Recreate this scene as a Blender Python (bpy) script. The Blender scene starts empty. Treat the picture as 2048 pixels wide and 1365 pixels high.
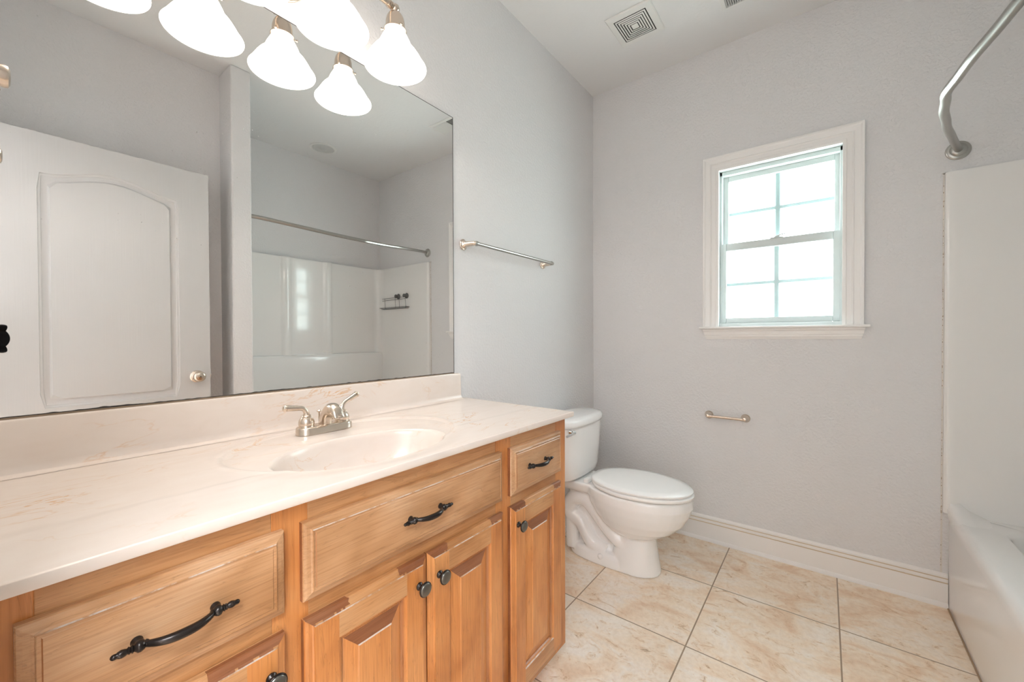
import bpy, bmesh, math, random
from mathutils import Vector, Matrix, noise as mnoise
R = math.radians
PI = math.pi
S = bpy.context.scene
COL = S.collection
random.seed(7)

# ------------------------------------------------------------------ camera
EYE = Vector((0.0, -1.2227, 1.1541))
yaw, pitch, roll = R(37.5644), R(-0.6292), R(-0.2243)
FWD = Vector((math.cos(yaw)*math.cos(pitch), math.sin(yaw)*math.cos(pitch), math.sin(pitch)))
rt = FWD.cross(Vector((0, 0, 1))).normalized()
up = rt.cross(FWD)
RT = rt*math.cos(roll) + up*math.sin(roll)
UP = -rt*math.sin(roll) + up*math.cos(roll)
cd = bpy.data.cameras.new('view_camera')
cd.sensor_width = 36.0
cd.lens = 812.65*36/2048
cd.clip_start = 0.01
cam = bpy.data.objects.new('view_camera', cd)
COL.objects.link(cam)
cam.matrix_world = Matrix(((RT.x, UP.x, -FWD.x, EYE.x), (RT.y, UP.y, -FWD.y, EYE.y),
                           (RT.z, UP.z, -FWD.z, EYE.z), (0, 0, 0, 1)))
S.camera = cam

# ------------------------------------------------------------------ colour management, world, big lights
S.view_settings.view_transform = 'Standard'
S.view_settings.look = 'None'
S.view_settings.gamma = 1.0
S.view_settings.use_curve_mapping = False
S.view_settings.exposure = 0.38
S.cycles.max_bounces = 14
S.cycles.diffuse_bounces = 8
S.cycles.glossy_bounces = 6
S.cycles.transparent_max_bounces = 12
S.cycles.sample_clamp_indirect = 6.0

W = bpy.data.worlds.new('daylight')
S.world = W
W.use_nodes = True
wn, wl = W.node_tree.nodes, W.node_tree.links
bg = wn['Background']
bg.inputs['Strength'].default_value = 14.5
wtc = wn.new('ShaderNodeTexCoord')
wsep = wn.new('ShaderNodeSeparateXYZ')
wr = wn.new('ShaderNodeValToRGB')
wl.new(wtc.outputs['Generated'], wsep.inputs[0])
wl.new(wsep.outputs['Z'], wr.inputs[0])
wl.new(wr.outputs[0], bg.inputs['Color'])
e = wr.color_ramp.elements
e[0].position = 0.0; e[0].color = (0.80, 0.86, 0.82, 1)
e[1].position = 0.35; e[1].color = (0.90, 0.93, 0.97, 1)

def area(name, loc, rot, sx, sy, power, color, portal=False):
    l = bpy.data.lights.new(name, 'AREA')
    l.shape = 'RECTANGLE'; l.size = sx; l.size_y = sy
    l.energy = power; l.color = color
    o = bpy.data.objects.new(name, l)
    o.location = loc; o.rotation_euler = rot
    COL.objects.link(o)
    if portal: l.cycles.is_portal = True
    return o
# sampling portal in the window opening for the daylight
area('window_daylight', (2.62, -1.0215, 1.645), (0, R(90), 0), 0.86, 0.56, 1, (1, 1, 1), True)

LAMP_W = 1.15            # each bulb of the vanity light
LAMP_C = (1.0, 0.90, 0.81)
HALL_W = 66.0           # added fill light from the room behind the doorway
HALL_C = (0.86, 0.93, 1.0)

# ------------------------------------------------------------------ numbers of the room
XW, H = 2.48, 2.741             # window wall, ceiling
XL = -0.035                     # left wall
YF = -1.7025                    # wall behind the door
PX0, PX1, PY = 0.887, 0.9914, -1.519   # stub wall
YB = -2.40                      # back of the tub alcove

# ------------------------------------------------------------------ materials
MATS = {}
def newmat(name):
    m = bpy.data.materials.new(name); m.use_nodes = True
    nt = m.node_tree
    b = nt.nodes['Principled BSDF']
    MATS[name] = m
    return m, nt, nt.nodes, nt.links, b

def simple(name, col, rough=0.5, metal=0.0, coat=0.0, spec=0.5):
    m, nt, n, l, b = newmat(name)
    b.inputs['Base Color'].default_value = (*col, 1)
    b.inputs['Roughness'].default_value = rough
    b.inputs['Metallic'].default_value = metal
    b.inputs['Coat Weight'].default_value = coat
    b.inputs['Specular IOR Level'].default_value = spec
    return m

def N(n, t, **kw):
    o = n.new(t)
    for k, v in kw.items():
        if k in o.inputs: o.inputs[k].default_value = v
        else: setattr(o, k, v)
    return o

def wallmat(name, col, scale=85, strength=0.5, rough=0.62):
    m, nt, n, l, b = newmat(name)
    tc = N(n, 'ShaderNodeTexCoord')
    ns = N(n, 'ShaderNodeTexNoise', Scale=scale, Detail=2.0, Roughness=0.5)
    l.new(tc.outputs['Object'], ns.inputs['Vector'])
    rp = N(n, 'ShaderNodeValToRGB')
    rp.color_ramp.elements[0].position = 0.42; rp.color_ramp.elements[1].position = 0.62
    l.new(ns.outputs['Fac'], rp.inputs[0])
    bp = N(n, 'ShaderNodeBump', Strength=strength, Distance=0.0016)
    l.new(rp.outputs[0], bp.inputs['Height'])
    l.new(bp.outputs[0], b.inputs['Normal'])
    n2 = N(n, 'ShaderNodeTexNoise', Scale=2.3, Detail=3.0)
    l.new(tc.outputs['Object'], n2.inputs['Vector'])
    mx = N(n, 'ShaderNodeMix', data_type='RGBA')
    mx.inputs['A'].default_value = (*[c*0.975 for c in col], 1)
    mx.inputs['B'].default_value = (*[min(1, c*1.02) for c in col], 1)
    l.new(n2.outputs['Fac'], mx.inputs['Factor'])
    l.new(mx.outputs['Result'], b.inputs['Base Color'])
    b.inputs['Roughness'].default_value = rough
    b.inputs['Specular IOR Level'].default_value = 0.3
    return m
M_WALL = wallmat('wall_paint', (0.73, 0.72, 0.725))
M_CEIL = wallmat('ceiling_paint', (0.76, 0.752, 0.752), scale=60, strength=0.12, rough=0.8)
M_TRIM = simple('white_trim_paint', (0.86, 0.84, 0.825), 0.32)
M_DOOR = None
M_VINYL = simple('white_vinyl', (0.62, 0.66, 0.655), 0.35)
M_CERAMIC = simple('white_ceramic', (0.91, 0.90, 0.89), 0.08, coat=0.5)
M_SEAT = simple('white_seat_plastic', (0.94, 0.94, 0.93), 0.18)
M_ACRYL = simple('white_acrylic', (0.85, 0.835, 0.82), 0.13, coat=0.3)
M_NICKEL = simple('brushed_nickel', (0.69, 0.60, 0.51), 0.27, 1.0)
M_NICKEL_D = simple('satin_nickel_dark', (0.42, 0.41, 0.385), 0.30, 1.0)
M_CHROME = simple('chrome', (0.75, 0.77, 0.78), 0.08, 1.0)
M_BRONZE = simple('dark_bronze', (0.035, 0.028, 0.025), 0.24, 0.7)
M_BRONZE2 = simple('antique_knob_face', (0.16, 0.15, 0.13), 0.30, 0.85)
M_WIRE = simple('dark_grey_wire', (0.13, 0.13, 0.13), 0.4, 0.6)
M_BLACK = simple('black_plastic', (0.008, 0.008, 0.009), 0.45)
M_BLACKG = simple('black_glass', (0.01, 0.01, 0.012), 0.05, coat=1.0)
M_SLOT = simple('vent_shadow_dark', (0.02, 0.018, 0.015), 0.9)
M_GRILLE = simple('grille_plastic', (0.76, 0.75, 0.73), 0.45)
M_CAULK = None

def doormat():
    m, nt, n, l, b = newmat('door_paint')
    tc = N(n, 'ShaderNodeTexCoord')
    mp = N(n, 'ShaderNodeMapping'); mp.inputs['Scale'].default_value = (160, 160, 5)
    ns = N(n, 'ShaderNodeTexNoise', Scale=1.0, Detail=4.0)
    l.new(tc.outputs['Object'], mp.inputs[0]); l.new(mp.outputs[0], ns.inputs['Vector'])
    bp = N(n, 'ShaderNodeBump', Strength=0.35, Distance=0.001)
    l.new(ns.outputs['Fac'], bp.inputs['Height']); l.new(bp.outputs[0], b.inputs['Normal'])
    b.inputs['Base Color'].default_value = (0.57, 0.565, 0.56, 1)
    b.inputs['Roughness'].default_value = 0.33
    return m
M_DOOR = doormat()

def caulkmat():
    m, nt, n, l, b = newmat('stained_caulk')
    tc = N(n, 'ShaderNodeTexCoord')
    ns = N(n, 'ShaderNodeTexNoise', Scale=70.0, Detail=3.0)
    l.new(tc.outputs['Object'], ns.inputs['Vector'])
    rp = N(n, 'ShaderNodeValToRGB')
    el = rp.color_ramp.elements
    el[0].position = 0.30; el[0].color = (0.45, 0.36, 0.28, 1)
    el[1].position = 0.38; el[1].color = (0.70, 0.66, 0.62, 1)
    l.new(ns.outputs['Fac'], rp.inputs[0]); l.new(rp.outputs[0], b.inputs['Base Color'])
    b.inputs['Roughness'].default_value = 0.5
    return m
M_CAULK = caulkmat()

def woodmat(name, axis, tint=(1, 1, 1), worn=0.0):
    """honey maple; grain runs along axis 'x' or 'z'"""
    m, nt, n, l, b = newmat(name)
    tc = N(n, 'ShaderNodeTexCoord')
    oi = N(n, 'ShaderNodeObjectInfo')
    add = N(n, 'ShaderNodeVectorMath', operation='ADD')
    mul = N(n, 'ShaderNodeMath', operation='MULTIPLY'); mul.inputs[1].default_value = 37.0
    l.new(oi.outputs['Random'], mul.inputs[0])
    l.new(tc.outputs['Object'], add.inputs[0]); l.new(mul.outputs[0], add.inputs[1])
    def noise(sc_long, sc_cross, det, dist=0.0):
        mp = N(n, 'ShaderNodeMapping')
        mp.inputs['Scale'].default_value = (sc_long, sc_cross, sc_cross) if axis == 'x' else (sc_cross, sc_cross, sc_long)
        l.new(add.outputs[0], mp.inputs[0])
        ns = N(n, 'ShaderNodeTexNoise', Scale=1.0, Detail=det, Distortion=dist)
        l.new(mp.outputs[0], ns.inputs['Vector'])
        return ns.outputs['Fac']
    fine = noise(9, 330, 4)
    mid = noise(1.6, 22, 5, 1.4)
    blot = noise(5, 9, 3, 0.4)
    # cathedral lines: bands of a distorted field
    mm = N(n, 'ShaderNodeMath', operation='MULTIPLY'); mm.inputs[1].default_value = 11.0
    l.new(mid, mm.inputs[0])
    fr = N(n, 'ShaderNodeMath', operation='FRACT'); l.new(mm.outputs[0], fr.inputs[0])
    rl = N(n, 'ShaderNodeValToRGB')
    el = rl.color_ramp.elements
    el[0].position = 0.0; el[0].color = (0, 0, 0, 1)
    el[1].position = 0.10; el[1].color = (1, 1, 1, 1)
    x = rl.color_ramp.elements.new(0.9); x.color = (0.8, 0.8, 0.8, 1)
    l.new(fr.outputs[0], rl.inputs[0])
    base = N(n, 'ShaderNodeValToRGB')
    el = base.color_ramp.elements
    t = tint
    el[0].position = 0.30; el[0].color = (0.44*t[0], 0.190*t[1], 0.066*t[2], 1)
    el[1].position = 0.66; el[1].color = (0.68*t[0], 0.375*t[1], 0.185*t[2], 1)
    x = el.new(0.48); x.color = (0.61*t[0], 0.298*t[1], 0.125*t[2], 1)
    l.new(blot, base.inputs[0])
    m1 = N(n, 'ShaderNodeMix', data_type='RGBA', blend_type='MULTIPLY'); m1.inputs['Factor'].default_value = 0.28
    l.new(base.outputs[0], m1.inputs['A']); l.new(rl.outputs[0], m1.inputs['B'])
    rf = N(n, 'ShaderNodeValToRGB'); rf.color_ramp.elements[0].position = 0.3; rf.color_ramp.elements[1].position = 0.55
    rf.color_ramp.elements[0].color = (0.78, 0.70, 0.62, 1)
    l.new(fine, rf.inputs[0])
    m2 = N(n, 'ShaderNodeMix', data_type='RGBA', blend_type='MULTIPLY'); m2.inputs['Factor'].default_value = 0.75
    l.new(m1.outputs['Result'], m2.inputs['A']); l.new(rf.outputs[0], m2.inputs['B'])
    l.new(m2.outputs['Result'], b.inputs['Base Color'])
    b.inputs['Roughness'].default_value = 0.34
    b.inputs['Coat Weight'].default_value = 0.25
    b.inputs['Coat Roughness'].default_value = 0.25
    return m
M_WX = woodmat('maple_grain_across', 'x', (0.86, 0.84, 0.78))
M_WD = woodmat('maple_drawer_face', 'x', (0.88, 0.98, 1.14))
M_WZ = woodmat('maple_grain_upright', 'z', (0.98, 0.78, 0.53))
M_WDARK = woodmat('dark_wood_edge', 'x', (0.42, 0.30, 0.26))
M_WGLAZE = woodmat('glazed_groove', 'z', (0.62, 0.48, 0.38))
def wornmat():
    m, nt, n, l, b = newmat('worn_pale_edge')
    tc = N(n, 'ShaderNodeTexCoord'); oi = N(n, 'ShaderNodeObjectInfo')
    mu = N(n, 'ShaderNodeMath', operation='MULTIPLY'); mu.inputs[1].default_value = 19.0
    l.new(oi.outputs['Random'], mu.inputs[0])
    ad = N(n, 'ShaderNodeVectorMath', operation='ADD'); l.new(tc.outputs['Object'], ad.inputs[0]); l.new(mu.outputs[0], ad.inputs[1])
    ns = N(n, 'ShaderNodeTexNoise', Scale=24.0, Detail=5.0, Roughness=0.7)
    l.new(ad.outputs[0], ns.inputs['Vector'])
    rp = N(n, 'ShaderNodeValToRGB'); el = rp.color_ramp.elements
    el[0].position = 0.42; el[0].color = (0.42, 0.22, 0.10, 1)
    el[1].position = 0.56; el[1].color = (0.60, 0.50, 0.42, 1)
    l.new(ns.outputs['Fac'], rp.inputs[0]); l.new(rp.outputs[0], b.inputs['Base Color'])
    b.inputs['Roughness'].default_value = 0.45
    return m
M_WWORN = wornmat()

def topmat():
    m, nt, n, l, b = newmat('cultured_marble')
    tc = N(n, 'ShaderNodeTexCoord')
    mp = N(n, 'ShaderNodeMapping'); mp.inputs['Scale'].default_value = (2.2, 5.5, 5.5); mp.inputs['Rotation'].default_value = (0, 0, R(22))
    l.new(tc.outputs['Object'], mp.inputs[0])
    ns = N(n, 'ShaderNodeTexNoise', Scale=1.5, Detail=6.0, Distortion=2.2, Roughness=0.55)
    l.new(mp.outputs[0], ns.inputs['Vector'])
    rp = N(n, 'ShaderNodeValToRGB')
    el = rp.color_ramp.elements
    el[0].position = 0.485; el[0].color = (0, 0, 0, 1)
    el[1].position = 0.515; el[1].color = (0, 0, 0, 1)
    x = el.new(0.50); x.color = (1, 1, 1, 1)
    l.new(ns.outputs['Fac'], rp.inputs[0])
    n2 = N(n, 'ShaderNodeTexNoise', Scale=4.5, Detail=3.0)
    l.new(tc.outputs['Object'], n2.inputs['Vector'])
    r2 = N(n, 'ShaderNodeValToRGB'); r2.color_ramp.elements[0].position = 0.5; r2.color_ramp.elements[1].position = 0.72
    l.new(n2.outputs['Fac'], r2.inputs[0])
    ml = N(n, 'ShaderNodeMath', operation='MULTIPLY'); l.new(rp.outputs[0], ml.inputs[0]); l.new(r2.outputs[0], ml.inputs[1])
    n3 = N(n, 'ShaderNodeTexNoise', Scale=3.0, Detail=4.0, Distortion=1.5)
    l.new(mp.outputs[0], n3.inputs['Vector'])
    m0 = N(n, 'ShaderNodeMix', data_type='RGBA')
    m0.inputs['A'].default_value = (0.71, 0.605, 0.53, 1); m0.inputs['B'].default_value = (0.77, 0.69, 0.63, 1)
    l.new(n3.outputs['Fac'], m0.inputs['Factor'])
    mx = N(n, 'ShaderNodeMix', data_type='RGBA')
    mx.inputs['B'].default_value = (0.66, 0.38, 0.18, 1)
    l.new(ml.outputs[0], mx.inputs['Factor']); l.new(m0.outputs['Result'], mx.inputs['A'])
    l.new(mx.outputs['Result'], b.inputs['Base Color'])
    b.inputs['Roughness'].default_value = 0.22
    b.inputs['Coat Weight'].default_value = 0.0
    return m
M_TOP = topmat()

def tilemat():
    m, nt, n, l, b = newmat('travertine_tile')
    tc = N(n, 'ShaderNodeTexCoord')
    s = 0.4569
    mp = N(n, 'ShaderNodeMapping', vector_type='POINT')
    mp.inputs['Scale'].default_value = (1/s, 1/s, 1/s)
    mp.inputs['Location'].default_value = (-(2.0347 - 8*s)/s, -(-0.3598 - 12*s)/s, 0)
    l.new(tc.outputs['Object'], mp.inputs[0])
    br = N(n, 'ShaderNodeTexBrick', offset=0.0, squash=1.0)
    br.inputs['Scale'].default_value = 1.0
    br.inputs['Brick Width'].default_value = 1.0
    br.inputs['Row Height'].default_value = 1.0
    br.inputs['Mortar Size'].default_value = 0.0058
    br.inputs['Mortar Smooth'].default_value = 0.15
    br.inputs['Color1'].default_value = (0, 0, 0, 1); br.inputs['Color2'].default_value = (1, 1, 1, 1)
    l.new(mp.outputs[0], br.inputs['Vector'])
    # per tile offset so that the veins break at the joints
    sc = N(n, 'ShaderNodeVectorMath', operation='SCALE'); sc.inputs['Scale'].default_value = 9.0
    l.new(br.outputs['Color'], sc.inputs[0])
    ad = N(n, 'ShaderNodeVectorMath', operation='ADD')
    l.new(tc.outputs['Object'], ad.inputs[0]); l.new(sc.outputs[0], ad.inputs[1])
    def nz(scale, rot, det, dist, st=(1, 1, 1), rough=0.6):
        q = N(n, 'ShaderNodeMapping'); q.inputs['Rotation'].default_value = (0, 0, rot); q.inputs['Scale'].default_value = st
        l.new(ad.outputs[0], q.inputs[0])
        k = N(n, 'ShaderNodeTexNoise', Scale=scale, Detail=det, Distortion=dist, Roughness=rough)
        l.new(q.outputs[0], k.inputs['Vector'])
        return k.outputs['Fac']
    big = nz(5, R(20), 5, 0.9, (1.6, 1, 1))
    mid = nz(10, R(25), 10, 1.6, (1.7, 1, 1), 0.78)
    fine = nz(70, 0, 4, 0.3)
    rb = N(n, 'ShaderNodeValToRGB'); el = rb.color_ramp.elements
    el[0].position = 0.32; el[0].color = (0.82, 0.60, 0.42, 1)
    el[1].position = 0.62; el[1].color = (0.95, 0.86, 0.76, 1)
    x = el.new(0.47); x.color = (0.93, 0.78, 0.62, 1)
    l.new(big, rb.inputs[0])
    rv = N(n, 'ShaderNodeValToRGB'); el = rv.color_ramp.elements
    el[0].position = 0.33; el[0].color = (0.42, 0.28, 0.17, 1)
    el[1].position = 0.46; el[1].color = (1, 1, 1, 1)
    x = el.new(0.395); x.color = (0.84, 0.72, 0.58, 1)
    l.new(mid, rv.inputs[0])
    mv = N(n, 'ShaderNodeMix', data_type='RGBA', blend_type='MULTIPLY'); mv.inputs['Factor'].default_value = 0.80
    l.new(rb.outputs[0], mv.inputs['A']); l.new(rv.outputs[0], mv.inputs['B'])
    rf = N(n, 'ShaderNodeValToRGB'); rf.color_ramp.elements[0].position = 0.25; rf.color_ramp.elements[1].position = 0.6
    rf.color_ramp.elements[0].color = (0.80, 0.75, 0.70, 1)
    l.new(fine, rf.inputs[0])
    mf = N(n, 'ShaderNodeMix', data_type='RGBA', blend_type='MULTIPLY'); mf.inputs['Factor'].default_value = 0.5
    l.new(mv.outputs['Result'], mf.inputs['A']); l.new(rf.outputs[0], mf.inputs['B'])
    mg = N(n, 'ShaderNodeMix', data_type='RGBA')
    mg.inputs['B'].default_value = (0.36, 0.26, 0.175, 1)
    l.new(br.outputs['Fac'], mg.inputs['Factor']); l.new(mf.outputs['Result'], mg.inputs['A'])
    l.new(mg.outputs['Result'], b.inputs['Base Color'])
    bp = N(n, 'ShaderNodeBump', Strength=0.5, Distance=0.002, invert=True)
    l.new(br.outputs['Fac'], bp.inputs['Height']); l.new(bp.outputs[0], b.inputs['Normal'])
    b.inputs['Roughness'].default_value = 0.42
    return m
M_TILE = tilemat()

def mirrormat():
    m, nt, n, l, b = newmat('mirror_glass')
    tc = N(n, 'ShaderNodeTexCoord')
    b.inputs['Base Color'].default_value = (0.90, 0.905, 0.898, 1)
    b.inputs['Metallic'].default_value = 1.0
    b.inputs['Roughness'].default_value = 0.0
    ns = N(n, 'ShaderNodeTexNoise', Scale=190.0, Detail=1.0)
    l.new(tc.outputs['Object'], ns.inputs['Vector'])
    n2 = N(n, 'ShaderNodeTexNoise', Scale=3.0, Detail=2.0)
    l.new(tc.outputs['Object'], n2.inputs['Vector'])
    r1 = N(n, 'ShaderNodeValToRGB'); r1.color_ramp.elements[0].position = 0.74; r1.color_ramp.elements[1].position = 0.78
    r2 = N(n, 'ShaderNodeValToRGB'); r2.color_ramp.elements[0].position = 0.5; r2.color_ramp.elements[1].position = 0.6
    l.new(ns.outputs['Fac'], r1.inputs[0]); l.new(n2.outputs['Fac'], r2.inputs[0])
    ml = N(n, 'ShaderNodeMath', operation='MULTIPLY'); l.new(r1.outputs[0], ml.inputs[0]); l.new(r2.outputs[0], ml.inputs[1])
    df = N(n, 'ShaderNodeBsdfDiffuse'); df.inputs['Color'].default_value = (0.9, 0.88, 0.85, 1)
    ms = N(n, 'ShaderNodeMixShader')
    m3 = N(n, 'ShaderNodeMath', operation='MULTIPLY'); m3.inputs[1].default_value = 0.45
    l.new(ml.outputs[0], m3.inputs[0])
    l.new(m3.outputs[0], ms.inputs[0]); l.new(b.outputs[0], ms.inputs[1]); l.new(df.outputs[0], ms.inputs[2])
    l.new(ms.outputs[0], n['Material Output'].inputs[0])
    return m
M_MIRROR = mirrormat()

def panemat():
    m, nt, n, l, b = newmat('window_glass')
    tr = N(n, 'ShaderNodeBsdfTransparent'); tr.inputs['Color'].default_value = (0.93, 0.97, 0.96, 1)
    gl = N(n, 'ShaderNodeBsdfGlossy'); gl.inputs['Roughness'].default_value = 0.02
    ms = N(n, 'ShaderNodeMixShader'); ms.inputs[0].default_value = 0.05
    l.new(tr.outputs[0], ms.inputs[1]); l.new(gl.outputs[0], ms.inputs[2])
    tl = N(n, 'ShaderNodeBsdfTranslucent'); tl.inputs['Color'].default_value = (0.72, 0.92, 1.0, 1)
    m2 = N(n, 'ShaderNodeMixShader'); m2.inputs[0].default_value = 0.10
    l.new(ms.outputs[0], m2.inputs[1]); l.new(tl.outputs[0], m2.inputs[2])
    l.new(m2.outputs[0], n['Material Output'].inputs[0])
    return m
M_PANE = panemat()

def shademat():
    m, nt, n, l, b = newmat('lit_opal_glass')
    b.inputs['Base Color'].default_value = (0.9, 0.88, 0.84, 1)
    b.inputs['Roughness'].default_value = 0.2
    b.inputs['Emission Color'].default_value = (1.0, 0.90, 0.82, 1)
    b.inputs['Emission Strength'].default_value = 3.2
    return m
M_SHADE = shademat()
def stepdimmat():  # weaker peach glow paints in the shading line at the step
    m, nt, n, l, b = newmat('opal_step_shading')
    b.inputs['Base Color'].default_value = (0.85, 0.70, 0.58, 1)
    b.inputs['Emission Color'].default_value = (1.0, 0.80, 0.66, 1)
    b.inputs['Emission Strength'].default_value = 0.55
    return m
M_STEP_DIM = stepdimmat()
m, nt, n, l, b = newmat('bulb_glow')
b.inputs['Emission Color'].default_value = (1.0, 0.93, 0.85, 1)
b.inputs['Emission Strength'].default_value = 6.0
M_BULB = m

# ------------------------------------------------------------------ mesh helpers (all in world coordinates)
def bm_new(): return bmesh.new()

def box(bm, x0, x1, y0, y1, z0, z1, mi=0):
    vs = [bm.verts.new(p) for p in ((x0, y0, z0), (x1, y0, z0), (x1, y1, z0), (x0, y1, z0),
                                    (x0, y0, z1), (x1, y0, z1), (x1, y1, z1), (x0, y1, z1))]
    for f in ((0, 3, 2, 1), (4, 5, 6, 7), (0, 1, 5, 4), (1, 2, 6, 5), (2, 3, 7, 6), (3, 0, 4, 7)):
        bm.faces.new([vs[i] for i in f]).material_index = mi
    return bm

def ringloft(bm, rings, closed=True, cap0=True, cap1=True, mi=0):
    vr = [[bm.verts.new(p) for p in r] for r in rings]
    k = len(rings[0])
    for a, b_ in zip(vr[:-1], vr[1:]):
        for i in range(k if closed else k-1):
            j = (i+1) % k
            bm.faces.new((a[i], a[j], b_[j], b_[i])).material_index = mi
    if cap0: bm.faces.new(list(reversed(vr[0]))).material_index = mi
    if cap1: bm.faces.new(vr[-1]).material_index = mi
    return vr

def frame_of(d, upv=None):
    d = d.normalized()
    u = upv or (Vector((0, 0, 1)) if abs(d.z) < 0.9 else Vector((1, 0, 0)))
    a = d.cross(u).normalized(); b_ = a.cross(d)
    return a, b_

def lathe(bm, origin, axis, prof, seg=32, cap0=True, cap1=True, mi=0):
    """prof: list of (distance along axis, radius)"""
    o = Vector(origin); ax = Vector(axis).normalized(); a, b_ = frame_of(ax)
    rings = []
    for t, r in prof:
        r = max(r, 1e-5)
        rings.append([o + ax*t + (a*math.cos(2*PI*i/seg) + b_*math.sin(2*PI*i/seg))*r for i in range(seg)])
    return ringloft(bm, rings, True, cap0, cap1, mi)

def tube(bm, pts, rad, seg=16, cap=True, mi=0, flat=1.0):
    pts = [Vector(p) for p in pts]
    if not hasattr(rad, '__len__'): rad = [rad]*len(pts)
    d0 = (pts[1]-pts[0]).normalized()
    a, b_ = frame_of(d0)
    rings = []; prev = d0
    for i, p in enumerate(pts):
        if i == 0: d = (pts[1]-pts[0])
        elif i == len(pts)-1: d = (pts[-1]-pts[-2])
        else: d = (pts[i+1]-pts[i-1])
        d = d.normalized()
        q = prev.rotation_difference(d)
        a = q @ a; b_ = q @ b_; prev = d
        rings.append([p + (a*math.cos(2*PI*k/seg)*flat + b_*math.sin(2*PI*k/seg))*rad[i] for k in range(seg)])
    return ringloft(bm, rings, True, cap, cap, mi)

def catmull(P, n=8):
    P = [Vector(p) for p in P]; out = []
    Q = [P[0]*2-P[1]] + P + [P[-1]*2-P[-2]]
    for i in range(1, len(Q)-2):
        for k in range(n):
            t = k/n
            out.append(0.5*((2*Q[i]) + (-Q[i-1]+Q[i+1])*t + (2*Q[i-1]-5*Q[i]+4*Q[i+1]-Q[i+2])*t*t
                            + (-Q[i-1]+3*Q[i]-3*Q[i+1]+Q[i+2])*t**3))
    out.append(P[-1])
    return out

def build(name, bm, mats, parent=None, smooth=None, bevel=0, bseg=2, origin=None, kind=None):
    bmesh.ops.recalc_face_normals(bm, faces=bm.faces)
    if not isinstance(mats, (list, tuple)): mats = [mats]
    if parent is not None:
        root = parent
        off = Vector(root['_o'])
    else:
        off = Vector(origin) if origin else Vector((0, 0, 0))
    bmesh.ops.translate(bm, verts=bm.verts, vec=-off)
    me = bpy.data.meshes.new(name)
    bm.to_mesh(me); bm.free()
    for m_ in mats: me.materials.append(m_)
    o = bpy.data.objects.new(name, me)
    COL.objects.link(o)
    if parent is not None:
        o.parent = parent
    else:
        o.location = off
    o['_o'] = tuple(off)
    if smooth is not None:
        for p in me.polygons: p.use_smooth = True
        if smooth < 180:
            me.set_sharp_from_angle(angle=R(smooth))
    if bevel:
        md = o.modifiers.new('bevel', 'BEVEL'); md.width = bevel; md.segments = bseg
        md.limit_method = 'ANGLE'; md.angle_limit = R(35)
        md.harden_normals = False
    if kind: o['kind'] = kind
    return o

def thing(name, label, cat, loc, group=None, kind=None):
    o = bpy.data.objects.new(name, None)
    o.empty_display_size = 0.05
    COL.objects.link(o); o.location = loc
    o['_o'] = tuple(loc)
    if label: o['label'] = label
    if cat: o['category'] = cat
    if group: o['group'] = group
    if kind: o['kind'] = kind
    return o

def tag(o, label, cat, group=None):
    o['label'] = label; o['category'] = cat
    if group: o['group'] = group
    return o

# ------------------------------------------------------------------ the room shell
T = 0.12
bm = bm_new(); box(bm, XL-T, XW+T, 0, T, 0, H)
build('wall_back', bm, M_WALL, kind='structure')

# window wall with its opening
WY0, WY1, WZ0, WZ1 = -1.2955, -0.7510, 1.1990, 2.0700
bm = bm_new()
box(bm, XW, XW+T+0.03, YB-T, WY0, 0, H); box(bm, XW, XW+T+0.03, WY1, 0, 0, H)
box(bm, XW, XW+T+0.03, WY0, WY1, 0, WZ0); box(bm, XW, XW+T+0.03, WY0, WY1, WZ1, H)
build('wall_right', bm, M_WALL, kind='structure')

# left wall with the doorway the picture is taken from
DY0, DY1, DZ = -1.500, -0.715, 2.062
bm = bm_new()
box(bm, XL-T, XL, YF-T, DY0, 0, H); box(bm, XL-T, XL, DY1, 0, 0, H); box(bm, XL-T, XL, DY0, DY1, DZ, H)
build('wall_left', bm, M_WALL, kind='structure')

bm = bm_new()
box(bm, XL-T, PX0, YF-T, YF, 0, H)
build('wall_front', bm, M_WALL, kind='structure')
bm = bm_new(); box(bm, PX0, PX1, YB-T, PY, 0, H)
build('wall_partition', bm, M_WALL, kind='structure', bevel=0.008)
bm = bm_new(); box(bm, PX1, XW, YB-T, YB, 0, H)
build('wall_alcove', bm, M_WALL, kind='structure')

bm = bm_new(); box(bm, XL-T-1.6, XW+T+0.03, YB-T, T, -0.06, 0)
build('floor', bm, M_TILE, kind='structure')
bm = bm_new(); box(bm, XL-T, XW+T+0.03, YB-T, T, H, H+0.06)
build('ceiling', bm, M_CEIL, kind='structure')

# room beyond the doorway
bm = bm_new()
box(bm, -1.75, -1.65, YB-T, T, 0, H); box(bm, -1.65, XL-T, YB-T-0.1, YB-T, 0, H); box(bm, -1.65, XL-T, T-0.1, T, 0, H)
build('wall_hall', bm, M_WALL, kind='structure')
bm = bm_new(); box(bm, -1.75, XL-T, YB-T-0.1, T, H, H+0.06)
build('ceiling_hall', bm, M_CEIL, kind='structure')
hl = area('hall_fill_light', (-0.90, -1.98, H-0.06), (0, 0, 0), 1.2, 0.72, HALL_W, HALL_C)  # added fill light, shines into the bathroom through the doorway
bm = bm_new(); box(bm, -1.52, -0.28, -2.36, -1.60, H-0.05, H-0.001)  # panel added above the fill light
tag(build('hall_fill_panel', bm, M_GRILLE, bevel=0.005), 'white ceiling panel added for the fill light in the hall outside the doorway', 'ceiling light')

M_GROOVE = simple('yellowed_groove', (0.58, 0.45, 0.32), 0.5)
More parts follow.
